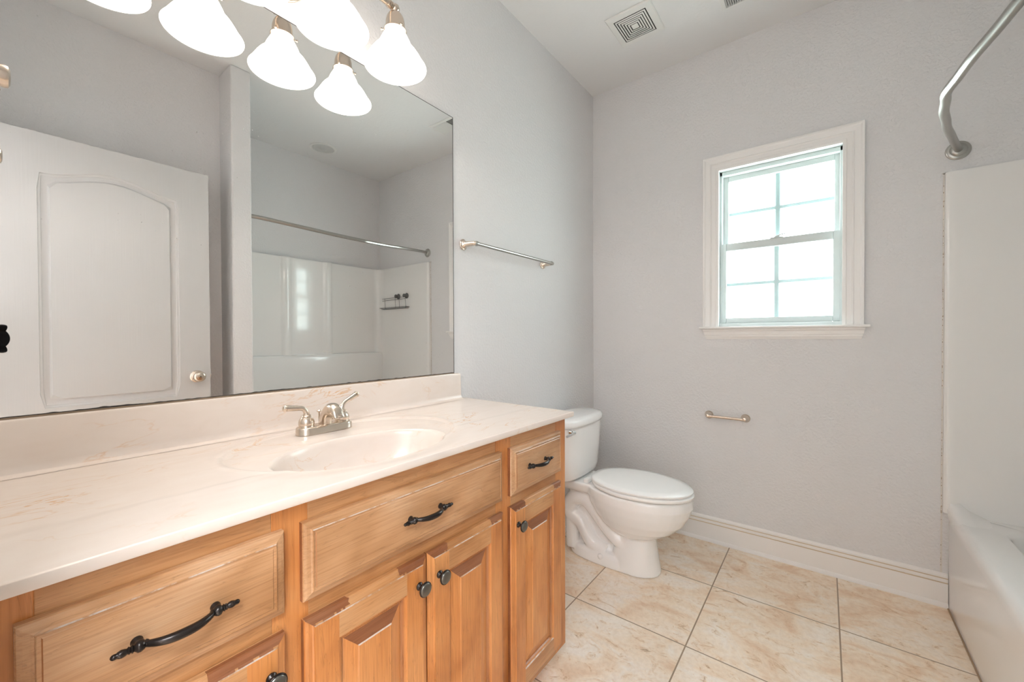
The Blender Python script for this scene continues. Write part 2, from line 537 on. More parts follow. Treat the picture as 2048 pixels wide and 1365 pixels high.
# baseboards: profile run along a wall, with shoe moulding
def baseboard(name, a, b_, nrm):
    a, b_, nrm = Vector(a), Vector(b_), Vector(nrm)
    prof = [(0, 0), (0.021, 0), (0.021, 0.006), (0.019, 0.013), (0.014, 0.018), (0.012, 0.019), (0.012, 0.100), (0.0100, 0.1035), (0.0125, 0.107),
            (0.0125, 0.120), (0.0090, 0.1226), (0.0095, 0.130), (0.006, 0.137), (0.002, 0.140), (0, 0.140)]
    bm = bm_new()
    r = [[p + nrm*d + Vector((0, 0, z)) for d, z in prof] for p in (a, b_)]
    ringloft(bm, r)
    bm.faces.ensure_lookup_table()
    for f in bm.faces:
        zc = f.calc_center_median().z
        if len(f.verts) == 4 and (0.1005 < zc < 0.1035 or 0.1203 < zc < 0.1228): f.material_index = 1
    return build(name, bm, [M_TRIM, M_GROOVE], kind='structure')
baseboard('baseboard_right', (XW, 0, 0), (XW, -1.640, 0), (-1, 0, 0))
baseboard('baseboard_back', (1.212, 0, 0), (XW-0.021, 0, 0), (0, -1, 0))
baseboard('baseboard_front', (XL, YF, 0), (PX0, YF, 0), (0, 1, 0))
baseboard('baseboard_partition', (PX0, PY, 0), (PX1, PY, 0), (0, 1, 0))
# doorway casing
bm = bm_new()
for x0, x1 in ((XL, XL+0.015),):
    box(bm, x0, x1, DY1, DY1+0.06, 0, DZ+0.06); box(bm, x0, x1, DY0-0.06, DY0, 0, DZ+0.06); box(bm, x0, x1, DY0, DY1, DZ, DZ+0.06)
box(bm, XL-T, XL+0.004, DY1-0.004, DY1+0.015, 0, DZ); box(bm, XL-T, XL-0.02, DY0-0.015, DY0+0.004, 0, DZ)
build('trim_doorway', bm, M_TRIM, kind='structure', bevel=0.004)

# ------------------------------------------------------------------ window
win = thing('window_1', None, None, (XW, -1.0215, 1.2), kind='structure')
# casing with a stepped profile, mitred: loops around the opening
def casing_rings(y0, y1, zt, zb, prof):
    rings = []
    for d, h in prof:
        rings.append([Vector((XW-h, y1+d, zb)), Vector((XW-h, y1+d, zt+d)), Vector((XW-h, y0-d, zt+d)), Vector((XW-h, y0-d, zb))])
    return rings
bm = bm_new()
prof = [(-0.004, 0.0), (-0.004, 0.010), (0.004, 0.012), (0.010, 0.0125), (0.012, 0.0095), (0.030, 0.0105), (0.036, 0.0145), (0.040, 0.0125), (0.060, 0.0165),
        (0.066, 0.0205), (0.0735, 0.0205), (0.0755, 0.018), (0.0755, 0.0)]
ringloft(bm, casing_rings(WY0+0.004, WY1-0.004, WZ1-0.0065, 1.2025, prof), closed=False, cap0=False, cap1=False)
bm.verts.ensure_lookup_table()
build('casing', bm, M_TRIM, win)
bm = bm_new()
box(bm, XW-0.042, XW+0.012, -1.388, -0.664, 1.1915, 1.2035)
build('sill', bm, M_TRIM, win, bevel=0.004, bseg=3)
bm = bm_new()
pr = [(0, 1.191), (0.028, 1.191), (0.026, 1.183), (0.020, 1.176), (0.017, 1.160), (0.013, 1.158), (0.012, 1.150), (0.006, 1.141), (0.004, 1.136), (0, 1.136)]
ringloft(bm, [[Vector((XW-d, y + s*(1.191-z)*0.25, z)) for d, z in pr] for y, s in ((-1.372, 1), (-0.680, -1))])
build('apron', bm, M_TRIM, win)
# jamb liner
bm = bm_new()
J = 0.004
box(bm, XW-0.002, XW+0.135, WY0, WY0+J, WZ0, WZ1); box(bm, XW-0.002, XW+0.135, WY1-J, WY1, WZ0, WZ1)
box(bm, XW-0.002, XW+0.135, WY0, WY1, WZ1-J, WZ1); box(bm, XW+0.01, XW+0.135, WY0, WY1, WZ0, WZ0+0.022)
# tracks / vinyl main frame
for yy0, yy1 in ((WY0+J, WY0+J+0.012), (WY1-J-0.012, WY1-J)):
    box(bm, XW+0.045, XW+0.130, yy0, yy1, WZ0+0.022, WZ1-J)
box(bm, XW+0.045, XW+0.130, WY0+J, WY1-J, WZ1-J-0.022, WZ1-J)
build('frame', bm, M_VINYL, win, bevel=0.0015)
GX = 0.0
def sash(name, x0, x1, y0, y1, z0, z1, fl, fr, ft, fb, mz, ycen):
    bm = bm_new()
    box(bm, x0, x1, y0, y0+fr, z0, z1); box(bm, x0, x1, y1-fl, y1, z0, z1)
    box(bm, x0, x1, y0+fr, y1-fl, z1-ft, z1); box(bm, x0, x1, y0+fr, y1-fl, z0, z0+fb)
    s = build(name, bm, M_VINYL, win, bevel=0.003)
    bm = bm_new(); xm = (x0+x1)/2
    box(bm, xm+0.001, xm+0.004, y0+fr-0.003, y1-fl+0.003, z0+fb-0.003, z1-ft+0.003)
    build('glass', bm, M_PANE, s)
    bm = bm_new()
    box(bm, xm+0.006, xm+0.013, ycen-0.0115, ycen+0.0115, z0+fb, z1-ft)
    box(bm, xm+0.0065, xm+0.0125, y0+fr, y1-fl, mz-0.009, mz+0.009)
    build('muntin', bm, M_VINYL, s)
    return s
sash('lower_sash', XW+0.046, XW+0.074, -1.2885, -0.7545, 1.222, 1.665, 0.0335, 0.0345, 0.042, 0.030, 1.438, -1.0215)
sash('upper_sash', XW+0.080, XW+0.108, -1.2935, -0.753, 1.630, 2.046, 0.040, 0.034, 0.030, 0.030, 1.836, -1.0235)
bm = bm_new()
box(bm, XW+0.046, XW+0.070, -1.050, -0.993, 1.665, 1.669); box(bm, XW+0.05, XW+0.064, -1.035, -1.012, 1.669, 1.676)
tube(bm, [(XW+0.055, -1.02, 1.676), (XW+0.045, -1.045, 1.679), (XW+0.043, -1.062, 1.680)], 0.003, 8)
build('sash_lock', bm, M_VINYL, win, bevel=0.001)

# ------------------------------------------------------------------ mirror
mir = thing('wall_mirror', 'large frameless wall mirror above the backsplash with blackened lower edge', 'mirror', (0.6, 0, 1.0022))
MX0, MX1, MZ0, MZ1 = XL+0.001, 1.1864, 1.0050, 2.0568
bm = bm_new(); box(bm, MX0, MX1, -0.0052, -0.0002, MZ0, MZ1)
build('glass', bm, M_MIRROR, mir)
bm = bm_new()
box(bm, MX1, MX1+0.0022, -0.0056, -0.0002, MZ0, MZ1); box(bm, MX0, MX1+0.0022, -0.0056, -0.0002, MZ1, MZ1+0.0016)
build('dark_rim', bm, M_BLACK, mir)
# eaten silver along the bottom: an irregular dark strip
bm = bm_new()
k = 420; lo = []; hi = []
for i in range(k+1):
    x = MX0 + (MX1-MX0)*i/k
    h = 0.0016 + 0.0035*max(0, mnoise.noise(Vector((x*9, 2, 0)))) + 0.0022*max(0, mnoise.noise(Vector((x*55, 7, 0))))
    lo.append(bm.verts.new((x, -0.00545, MZ0-0.0002))); hi.append(bm.verts.new((x, -0.00545, MZ0+h)))
for i in range(k): bm.faces.new((lo[i], lo[i+1], hi[i+1], hi[i]))
build('corroded_edge', bm, simple('eaten_silver', (0.035, 0.03, 0.028), 0.5), mir)
bm = bm_new(); box(bm, MX0, MX1, -0.0085, -0.0002, 1.0018, 1.0048)  # thin tan strip under the glass
build('edge_strip', bm, simple('tan_edge_line', (0.25, 0.18, 0.12), 0.6), mir)

# ------------------------------------------------------------------ vanity cabinet
YC = -0.520      # face-frame front
CX0, CX1 = -0.030, 1.2085
van = thing('vanity_cabinet', 'honey maple bathroom vanity cabinet with raised panel doors under cream countertop', 'cabinet', (0.59, -0.26, 0))
bm = bm_new()
# side panels, back, bottom, toe kick
box(bm, CX0, CX0+0.016, -0.004, YC+0.019, 0.0, 0.878); box(bm, CX1-0.016, CX1, -0.004, YC+0.019, 0.100, 0.878)
box(bm, CX1-0.016, CX1, -0.004, YC+0.070, 0.0, 0.100)
box(bm, CX0+0.016, CX1-0.016, -0.010, -0.004, 0.1, 0.878)
box(bm, CX0+0.016, CX1-0.016, -0.010, YC+0.019, 0.10, 0.116)
box(bm, CX0+0.016, CX1-0.016, YC+0.070, YC+0.082, 0.0, 0.10)
build('carcass', bm, M_WZ, van)
# face frame
bm = bm_new()
def ff(x0, x1, z0, z1, mi): box(bm, x0, x1, YC, YC+0.019, z0, z1, mi)
for x0, x1 in ((CX0, 0.031), (0.278, 0.336), (0.838, 0.904), (1.146, CX1)): ff(x0, x1, 0.10, 0.8795, 1)
for x0, x1 in ((0.031, 0.278), (0.336, 0.838), (0.904, 1.146)):
    ff(x0, x1, 0.832, 0.8795, 0); ff(x0, x1, 0.668, 0.716, 0); ff(x0, x1, 0.10, 0.142, 0)
build('face_frame', bm, [M_WX, M_WZ], van, bevel=0.0008, bseg=1)

def rect_ring(x0, x1, z0, z1, ins, y):
    return [Vector((x0+ins, y, z0+ins)), Vector((x1-ins, y, z0+ins)), Vector((x1-ins, y, z1-ins)), Vector((x0+ins, y, z1-ins))]

def edge_profile(bm, x0, x1, z0, z1, mside, mtop, mrest):
    """back edge -> outer moulding; returns the flat's inset and y"""
    Y = YC
    pr = [(0.0, -0.0008), (0.0, -0.0100), (0.0015, -0.0125), (0.0060, -0.0145), (0.0115, -0.0160), (0.0140, -0.0175), (0.0150, -0.0200)]
    rings = [rect_ring(x0, x1, z0, z1, i, Y+y) for i, y in pr]
    vr = [[bm.verts.new(p) for p in r] for r in rings]
    for s, (a, b_) in enumerate(zip(vr[:-1], vr[1:])):
        for i in range(4):
            j = (i+1) % 4
            # i: 0 bottom, 1 right, 2 top, 3 left
            mi = mrest
            if i == 2: mi = mtop
            if i == 3 and s == 0: mi = mside  # left side faces take the darker wood
            if s == len(pr)-2 and i == 2: mi = 4
            bm.faces.new((a[i], a[j], b_[j], b_[i])).material_index = mi
    bm.faces.new(list(reversed(vr[0])))
    return 0.015, Y-0.020

def quad(bm, x0, x1, z0, z1, y, mi, y2=None):
    vs = [bm.verts.new((x0, y, z0)), bm.verts.new((x1, y, z0)), bm.verts.new((x1, y, z1)), bm.verts.new((x0, y, z1))]
    bm.faces.new(vs).material_index = mi

def panel_door(x0, x1, z0, z1):
    bm = bm_new()
    # materials: 0 across, 1 upright, 2 dark wood, 3 glaze, 4 worn
    a, y = edge_profile(bm, x0, x1, z0, z1, 2, 0, 1)
    bw = 0.058
    quad(bm, x0+a, x0+bw, z0+a, z1-a, y, 1); quad(bm, x1-bw, x1-a, z0+a, z1-a, y, 1)
    quad(bm, x0+bw, x1-bw, z1-bw, z1-a, y, 0); quad(bm, x0+bw, x1-bw, z0+a, z0+bw, y, 0)
    pr = [(bw, 0.0), (bw+0.0015, 0.0035), (bw+0.006, 0.0045), (bw+0.008, 0.0085), (bw+0.0105, 0.0100), (bw+0.0125, 0.0088),
          (bw+0.037, 0.0022), (bw+0.039, 0.0004)]
    rings = [rect_ring(x0, x1, z0, z1, i, y+d) for i, d in pr]
    vr = [[bm.verts.new(p) for p in r] for r in rings]
    for s, (p, q) in enumerate(zip(vr[:-1], vr[1:])):
        for i in range(4):
            j = (i+1) % 4
            mi = 1
            if s in (2, 3): mi = 3
            if s == 5 and i == 2: mi = 2
            if s == 6: mi = 4 if i == 2 else 1
            if s == 0: mi = 4 if i == 0 else 1
            bm.faces.new((p[i], p[j], q[j], q[i])).material_index = mi
    bm.faces.new(vr[-1]).material_index = 1
    bmesh.ops.remove_doubles(bm, verts=bm.verts, dist=1e-6)
    return bm
WM = [M_WX, M_WZ, M_WDARK, M_WGLAZE, M_WWORN]

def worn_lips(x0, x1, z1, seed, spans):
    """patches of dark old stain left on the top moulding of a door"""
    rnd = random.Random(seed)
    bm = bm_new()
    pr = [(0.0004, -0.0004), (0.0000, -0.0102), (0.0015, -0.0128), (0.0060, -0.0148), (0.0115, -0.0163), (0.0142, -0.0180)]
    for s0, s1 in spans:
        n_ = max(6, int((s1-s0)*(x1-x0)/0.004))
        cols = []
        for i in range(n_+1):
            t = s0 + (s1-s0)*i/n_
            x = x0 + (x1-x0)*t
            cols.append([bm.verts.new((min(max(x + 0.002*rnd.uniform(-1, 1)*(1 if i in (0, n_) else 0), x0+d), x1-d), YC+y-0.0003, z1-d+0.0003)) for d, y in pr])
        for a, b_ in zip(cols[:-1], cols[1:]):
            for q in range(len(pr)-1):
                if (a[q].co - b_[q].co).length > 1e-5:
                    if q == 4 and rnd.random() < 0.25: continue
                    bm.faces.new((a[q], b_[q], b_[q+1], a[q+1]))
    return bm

def knob(x, z, parent):
    bm = bm_new()
    y0 = YC-0.0200
    lathe(bm, (x, y0, z), (0, -1, 0), [(-0.002, 0.0075), (0.0012, 0.0085), (0.003, 0.0078), (0.0045, 0.0055), (0.007, 0.0042), (0.012, 0.0042), (0.015, 0.006),
                                     (0.0165, 0.0125), (0.018, 0.0150), (0.0195, 0.0158), (0.0212, 0.0155), (0.0222, 0.0140)], 32)
    k = build('knob', bm, M_BRONZE, parent, smooth=50)
    bm = bm_new()
    lathe(bm, (x, y0, z), (0, -1, 0), [(0.0218, 0.0138), (0.0238, 0.0128), (0.0250, 0.009), (0.0256, 0.004), (0.0258, 0.0005)], 32)
    build('knob_face', bm, M_BRONZE2, k, smooth=60)

def pull(x, z, parent):
    bm = bm_new()
    y0 = YC-0.0200
    n_ = 32; pts = []; rr = []
    for i in range(n_+1):
        t = -1 + 2*i/n_
        pts.append((x+0.037*t, y0-0.012-0.015*(1-abs(t)**2.4), z-0.001*(1-t*t)))
        rr.append(0.0036+0.0024*(1-t*t))
    tube(bm, pts, rr, 14)
    for s in (-1, 1):
        lathe(bm, (x+s*0.032, y0-0.0125, z), (s, 0, -0.04*0), [(0, 0.0032), (0.002, 0.0046), (0.0035, 0.0040), (0.005, 0.0058), (0.0085, 0.0074), (0.0115, 0.0070), (0.0135, 0.0046), (0.0145, 0.0038),
             (0.016, 0.0050), (0.0175, 0.0036), (0.0190, 0.0046), (0.0205, 0.0034), (0.0225, 0.0042), (0.0255, 0.0048), (0.0285, 0.0040), (0.030, 0.0032), (0.0315, 0.0034), (0.0335, 0.0032), (0.0350, 0.0022), (0.0358, 0.0004)], 18)
        lathe(bm, (x+s*0.0415, y0+0.002, z), (0, -1, 0), [(0, 0.0066), (0.003, 0.0064), (0.006, 0.0048), (0.012, 0.0048)], 16)
    return build('pull', bm, M_BRONZE, parent, smooth=45)

def drawer(x0, x1, z0, z1, px, pz):
    bm = bm_new()
    a, y = edge_profile(bm, x0, x1, z0, z1, 2, 0, 0)
    # small bead then flat field
    pr = [(a, 0.0), (a+0.0006, 0.0013), (a+0.0040, 0.0016), (a+0.0052, 0.0004)]
    rings = [rect_ring(x0, x1, z0, z1, i, y+d) for i, d in pr]
    vr = [[bm.verts.new(p) for p in r] for r in rings]
    for s, (p, q) in enumerate(zip(vr[:-1], vr[1:])):
        for i in range(4):
            j = (i+1) % 4
            bm.faces.new((p[i], p[j], q[j], q[i])).material_index = 3 if s == 2 and i == 3 else (4 if (s == 0 and i == 2) else 0)
    bm.faces.new(vr[-1]).material_index = 0
    bmesh.ops.remove_doubles(bm, verts=bm.verts, dist=1e-6)
    d = build('drawer', bm, [M_WD]+WM[1:], van)
    pull(px, pz, d)
    return d
drawer(0.016, 0.2926, 0.708, 0.842, 0.1545, 0.773)
drawer(0.3214, 0.8520, 0.708, 0.842, 0.5800, 0.774)
drawer(0.8900, 1.1600, 0.708, 0.842, 1.0120, 0.777)
DZ0, DZ1 = 0.130, 0.677
for (x0, x1, kx, kz, spans) in ((0.016, 0.2926, 0.268, 0.622, ((0.62, 1.0),)), (0.3225, 0.5865, 0.5605, 0.6225, ((0.0, 0.30), (0.72, 1.0))),
                                (0.5895, 0.8540, 0.6175, 0.6215, ((0.0, 0.22), (0.80, 1.0))), (0.8890, 1.1600, 0.9140, 0.6235, ((0.0, 0.24), (0.82, 1.0)))):
    d = build('door', panel_door(x0, x1, DZ0, DZ1), WM, van)
    for qi, sp_ in enumerate(spans): build('stained_lip', worn_lips(x0, x1, DZ1, int(x0*1000)+qi, (sp_,)), M_WDARK, d)
    knob(kx, kz, d)

# ------------------------------------------------------------------ countertop with basin
top = thing('vanity_countertop', 'cream cultured marble vanity top with oval basin and backsplash', 'countertop', (0.59, -0.27, 0.880))
ZT = 0.897
bcx, bcy, ba, bb_ = 0.563, -0.352, 0.216, 0.140
rcx, rcy, ra, rb_ = 0.580, -0.262, 0.290, 0.200
TX0, TXb, TXf, TYf = XL+0.001, 1.2480, 1.2280, -0.5442
def sstep(a, b_, x):
    t = min(1, max(0, (x-a)/(b_-a))); return t*t*(3-2*t)
def topz(x, y):
    z = ZT
    d = math.sqrt(((x-rcx)/ra)**2 + ((y-rcy)/rb_)**2)
    back = sstep(-0.50, -0.36, y)
    z -= 0.0042*(1-sstep(0.965, 1.0, d))*(0.25+0.75*back)
    z += 0.0012*sstep(0.99, 1.01, d)*(1-sstep(1.02, 1.06, d))*back
    # long shallow step parallel to the front
    z -= 0.0008*sstep(-0.384, -0.380, y)*sstep(1.0, 1.15, d)
    # gentle dish towards the basin
    e_ = math.sqrt(((x-bcx)/ba)**2 + ((y-bcy)/bb_)**2)
    z -= 0.0035*(1-sstep(1.0, 1.32, e_))
    return z
SEG = 320; NR = 110
INS = 0.003
def rect_hit(ang):
    c, s = math.cos(ang), math.sin(ang)
    best = 1e9
    # right edge is slightly out of square: x = TXf + (TXb-TXf)*(y-TYf)/(-TYf)
    if c > 1e-9:
        k = (TXb-TXf)/(-TYf)
        den = c - k*s
        if den > 0:
            t = (TXf - INS + k*(bcy-TYf) - bcx)/den
            best = min(best, t)
    if c < -1e-9: best = min(best, (TX0-bcx)/c)
    if s > 1e-9: best = min(best, (0.0-bcy)/s)
    if s < -1e-9: best = min(best, (TYf+INS-bcy)/s)
    return best
bm = bm_new()
# angular samples, snapped so that the four corners are hit
angs = [2*PI*i/SEG for i in range(SEG)]
for cx_, cy_ in ((TX0, 0), (TXb-INS, 0), (TXf-INS, TYf+INS), (TX0, TYf+INS)):
    a = math.atan2(cy_-bcy, cx_-bcx) % (2*PI)
    j = min(range(SEG), key=lambda i: abs(angs[i]-a)); angs[j] = a
rings = []
depth = 0.125
for q in range(26, 0, -1):        # bowl, bottom to lip
    t = q/26
    pass
def ell(ang):
    c, s = math.cos(ang), math.sin(ang)
    return 1/math.sqrt((c/ba)**2 + (s/bb_)**2)
outer = []
for r_ in range(NR+1):
    t = (r_/NR)**1.15
    ring = []
    for a in angs:
        e0 = ell(a); e1 = rect_hit(a)
        rr = e0 + (e1-e0)*t
        x, y = bcx+rr*math.cos(a), bcy+rr*math.sin(a)
        ring.append(Vector((x, y, topz(x, y))))
    outer.append(ring)
# rounded front/right edge going down
edge = []
c0 = outer[-1]
kk = (TXb-TXf)/(-TYf)
def drop(ring, ins, dz):
    out = []
    for p in ring:
        x, y, z = p
        onr = x >= TXf - INS + kk*(y-TYf) - 2e-3
        if y <= TYf+INS+1e-3: y = TYf + ins
        if onr: x += INS - ins
        out.append(Vector((x, y, dz)))
    return out
inner_last = [Vector((p.x, p.y, p.z)) for p in c0]
outer[-1] = inner_last
edge = [drop(c0, 0.001, ZT-0.0012), drop(c0, 0.0, ZT-0.0035), drop(c0, 0.0, 0.8830), drop(c0, 0.0015, 0.8803), drop(c0, 0.004, 0.8798)]
ringloft(bm, outer+edge, True, False, False)
# underside
und = [[Vector((bcx+(ell(a)*1.12+(0.0))*math.cos(a), bcy+min(ell(a)*1.08, 1)*math.sin(a), 0.8798)) for a in angs]]
ringloft(bm, [edge[-1], und[0]], True, False, False)
bmesh.ops.remove_doubles(bm, verts=bm.verts, dist=1e-5)
build('slab', bm, M_TOP, top, smooth=35)
# basin
bm = bm_new()
rings = []
zl = lambda a: topz(bcx+ell(a)*math.cos(a), bcy+ell(a)*math.sin(a))
prof = [(1.0, 0.0), (0.985, 0.0015), (0.970, 0.005), (0.955, 0.012), (0.935, 0.025), (0.905, 0.045), (0.86, 0.066), (0.79, 0.086), (0.69, 0.103), (0.55, 0.116), (0.38, 0.125),
        (0.22, 0.130), (0.10, 0.132)]
for s, d in prof:
    rings.append([Vector((bcx+ell(a)*s*math.cos(a), bcy+ell(a)*s*math.sin(a)+0.0*(1-s), zl(a)-d)) for a in angs])
ringloft(bm, rings, True, False, True)
build('basin', bm, M_TOP, top, smooth=60)
bm = bm_new()
lathe(bm, (bcx, bcy, ZT-0.1375), (0, 0, 1), [(0, 0.019), (0.001, 0.021), (0.0018, 0.020), (0.0012, 0.016), (0.0012, 0.012), (0.004, 0.012), (0.005, 0.010), (0.0052, 0.001)], 28)
build('drain', bm, M_NICKEL, top, smooth=50)
# backsplash with a coved foot
bm = bm_new()
pr = [(0.001, ZT-0.001), (0.046, ZT-0.0002), (0.036, ZT+0.0008), (0.028, ZT+0.004), (0.0235, ZT+0.010), (0.022, ZT+0.018), (0.020, 0.995), (0.0185, 0.9995), (0.015, 1.0015), (0.001, 1.0015)]
ringloft(bm, [[Vector((x, -d, z)) for d, z in pr] for x in (TX0, 1.2115)])
build('backsplash', bm, M_TOP, top, smooth=30)

# ------------------------------------------------------------------ faucet
fx, fy = 0.578, -0.118
ZF = ZT-0.0012
fau = thing('sink_faucet', 'brushed nickel two lever centerset faucet behind the oval basin', 'faucet', (fx, fy, ZF))
bm = bm_new()
def stadium(cx_, cy_, hl, hw, z, seg=12):
    pts = []
    for i in range(seg+1):
        a = -PI/2+PI*i/seg; pts.append(Vector((cx_+hl+hw*math.cos(a), cy_+hw*math.sin(a), z)))
    for i in range(seg+1):
        a = PI/2+PI*i/seg; pts.append(Vector((cx_-hl+hw*math.cos(a), cy_+hw*math.sin(a), z)))
    return pts
ringloft(bm, [stadium(fx, fy, 0.0510, w, ZF+z) for w, z in ((0.027, -0.002), (0.027, 0.0), (0.0265, 0.001), (0.0262, 0.013), (0.0248, 0.0165), (0.0225, 0.018))])
build('base_plate', bm, M_NICKEL, fau, smooth=40)
for s in (-1, 1):
    x = fx+s*0.0508
    bm = bm_new()
    lathe(bm, (x, fy, ZF+0.017), (0, 0, 1), [(0, 0.019), (0.002, 0.0195), (0.004, 0.0185), (0.006, 0.0195), (0.012, 0.0200), (0.018, 0.0188), (0.024, 0.0155), (0.0275, 0.0125),
                                        (0.029, 0.0135), (0.031, 0.0125), (0.033, 0.0095)], 32)
    h = build('handle', bm, M_NICKEL, fau, smooth=45)
    bm = bm_new()
    ang = R(172) if s < 0 else R(10)
    dx, dy = math.cos(ang), math.sin(ang)
    P = [(0, 0, 0.045), (0, 0, 0.055), (0.004, 0, 0.063), (0.011, 0, 0.068), (0.022, 0, 0.0700), (0.036, 0, 0.0715), (0.048, 0, 0.0730)]
    P = catmull([(x+p*dx, fy+p*dy, ZF+q+(0.012*(p/0.048)**1.2 if s > 0 else 0)) for p, _, q in P], 6)
    k = len(P)-1
    rr = []
    for i in range(k+1):
        t = i/k
        rr.append(0.0085-0.0022*min(1, t/0.35) + (0.0022*max(0, (t-0.55)/0.45)))
    tube(bm, P, rr, 16)
    e_ = P[-1]; dd = (P[-1]-P[-2]).normalized()
    lathe(bm, e_, dd, [(0, 0.0085), (0.0008, 0.0070), (0.002, 0.0068), (0.003, 0.0088), (0.006, 0.0092), (0.008, 0.008), (0.0095, 0.005), (0.010, 0.0005)], 20)
    build('lever', bm, M_NICKEL, h, smooth=50)
# spout: solid wedge body rising from the plate and arching over the basin
topc = catmull([(0.024, 0.016, 0), (0.016, 0.032, 0), (0.002, 0.052, 0), (-0.016, 0.069, 0), (-0.034, 0.078, 0), (-0.052, 0.0775, 0), (-0.068, 0.068, 0), (-0.078, 0.052, 0), (-0.081, 0.044, 0)], 4)
botc = catmull([(-0.020, 0.016, 0), (-0.021, 0.030, 0), (-0.027, 0.040, 0), (-0.038, 0.045, 0), (-0.052, 0.045, 0), (-0.066, 0.044, 0), (-0.080, 0.043, 0)], 5)
nS = 30
def samp(c, t):
    k = t*(len(c)-1); i_ = min(int(k), len(c)-2); return c[i_].lerp(c[i_+1], k-i_)
bm = bm_new(); rings = []
for q in range(nS+1):
    t = q/nS; a_ = samp(topc, t); b2 = samp(botc, t)
    w = 0.0135+0.0055*math.sin(PI*min(1, t*1.05))**0.8*t
    c_ = (a_+b2)/2; hv = (a_-b2)/2
    ring = []
    for k in range(24):
        an = 2*PI*k/24; cc, ss = math.cos(an), math.sin(an)
        e_ = 0.45 if ss < 0 else 0.75
        px_ = w*math.copysign(abs(cc)**e_, cc); v = c_+hv*math.copysign(abs(ss)**0.85, ss)
        ring.append(Vector((fx+px_, fy+v.x, ZF+v.y)))
    rings.append(ring)
ringloft(bm, rings)
build('spout', bm, M_NICKEL, fau, smooth=60)
bm = bm_new()
lathe(bm, (fx, fy-0.066, ZF+0.052), (0, -0.1, -1), [(0, 0.0135), (0.006, 0.0135), (0.007, 0.0145), (0.012, 0.0145), (0.0135, 0.013), (0.0135, 0.011), (0.010, 0.010)], 28)
build('aerator', bm, M_NICKEL, fau, smooth=40)
bm = bm_new()
lathe(bm, (fx-0.004, fy+0.0235, ZF+0.012), (0, 0, 1), [(0, 0.0022), (0.034, 0.0022), (0.036, 0.004), (0.037, 0.0062), (0.0395, 0.0066), (0.0415, 0.0045), (0.0440, 0.0015)], 18)
build('lift_rod', bm, M_NICKEL, fau, smooth=45)

# ------------------------------------------------------------------ vanity light
LX = [0.175, 0.382, 0.589, 0.795]
LY, ZR = -0.156, 1.998
vl = thing('vanity_light', 'four shade brushed nickel bath bar light above the wall mirror', 'wall light', (0.485, 0, 2.17))
bm = bm_new()
def oval(rx, rz, y, seg=48): return [Vector((0.485+rx*math.cos(2*PI*i/seg), y, 2.168+rz*math.sin(2*PI*i/seg))) for i in range(seg)]
ringloft(bm, [oval(a, b_, y) for a, b_, y in ((0.098, 0.066, -0.0005), (0.098, 0.066, -0.006), (0.094, 0.062, -0.009), (0.090, 0.058, -0.0095), (0.088, 0.056, -0.014), (0.082, 0.050, -0.017),
                                             (0.078, 0.046, -0.0175), (0.074, 0.042, -0.022), (0.060, 0.030, -0.025))])
build('backplate', bm, M_NICKEL, vl, smooth=35)
BZ = 2.181
for s in (-1, 1):
    bm = bm_new()
    tube(bm, catmull([(0.485+s*0.025, -0.02, 2.168), (0.485+s*0.03, -0.07, 2.165), (0.485+s*0.03, -0.13, 2.176), (0.485+s*0.03, LY, BZ)], 6), 0.0065, 14)
    build('arm', bm, M_NICKEL, vl, smooth=60)
bm = bm_new()
tube(bm, [(LX[0]+0.012, LY, BZ), (LX[3]-0.012, LY, BZ)], 0.0085, 20)
for x in LX:
    for s in (-1, 1):
        lathe(bm, (x+s*0.028, LY, BZ), (s, 0, 0), [(-0.016, 0.0085), (-0.015, 0.0115), (-0.012, 0.0115), (-0.011, 0.009), (-0.009, 0.0120), (-0.006, 0.0120), (-0.005, 0.009), (-0.003, 0.0108), (0, 0.0108), (0.001, 0.0085)], 20,
              True, True) if not (x == LX[3] and s == 1) and not (x == LX[0] and s == -1) else None
build('bar', bm, M_NICKEL, vl, smooth=40)
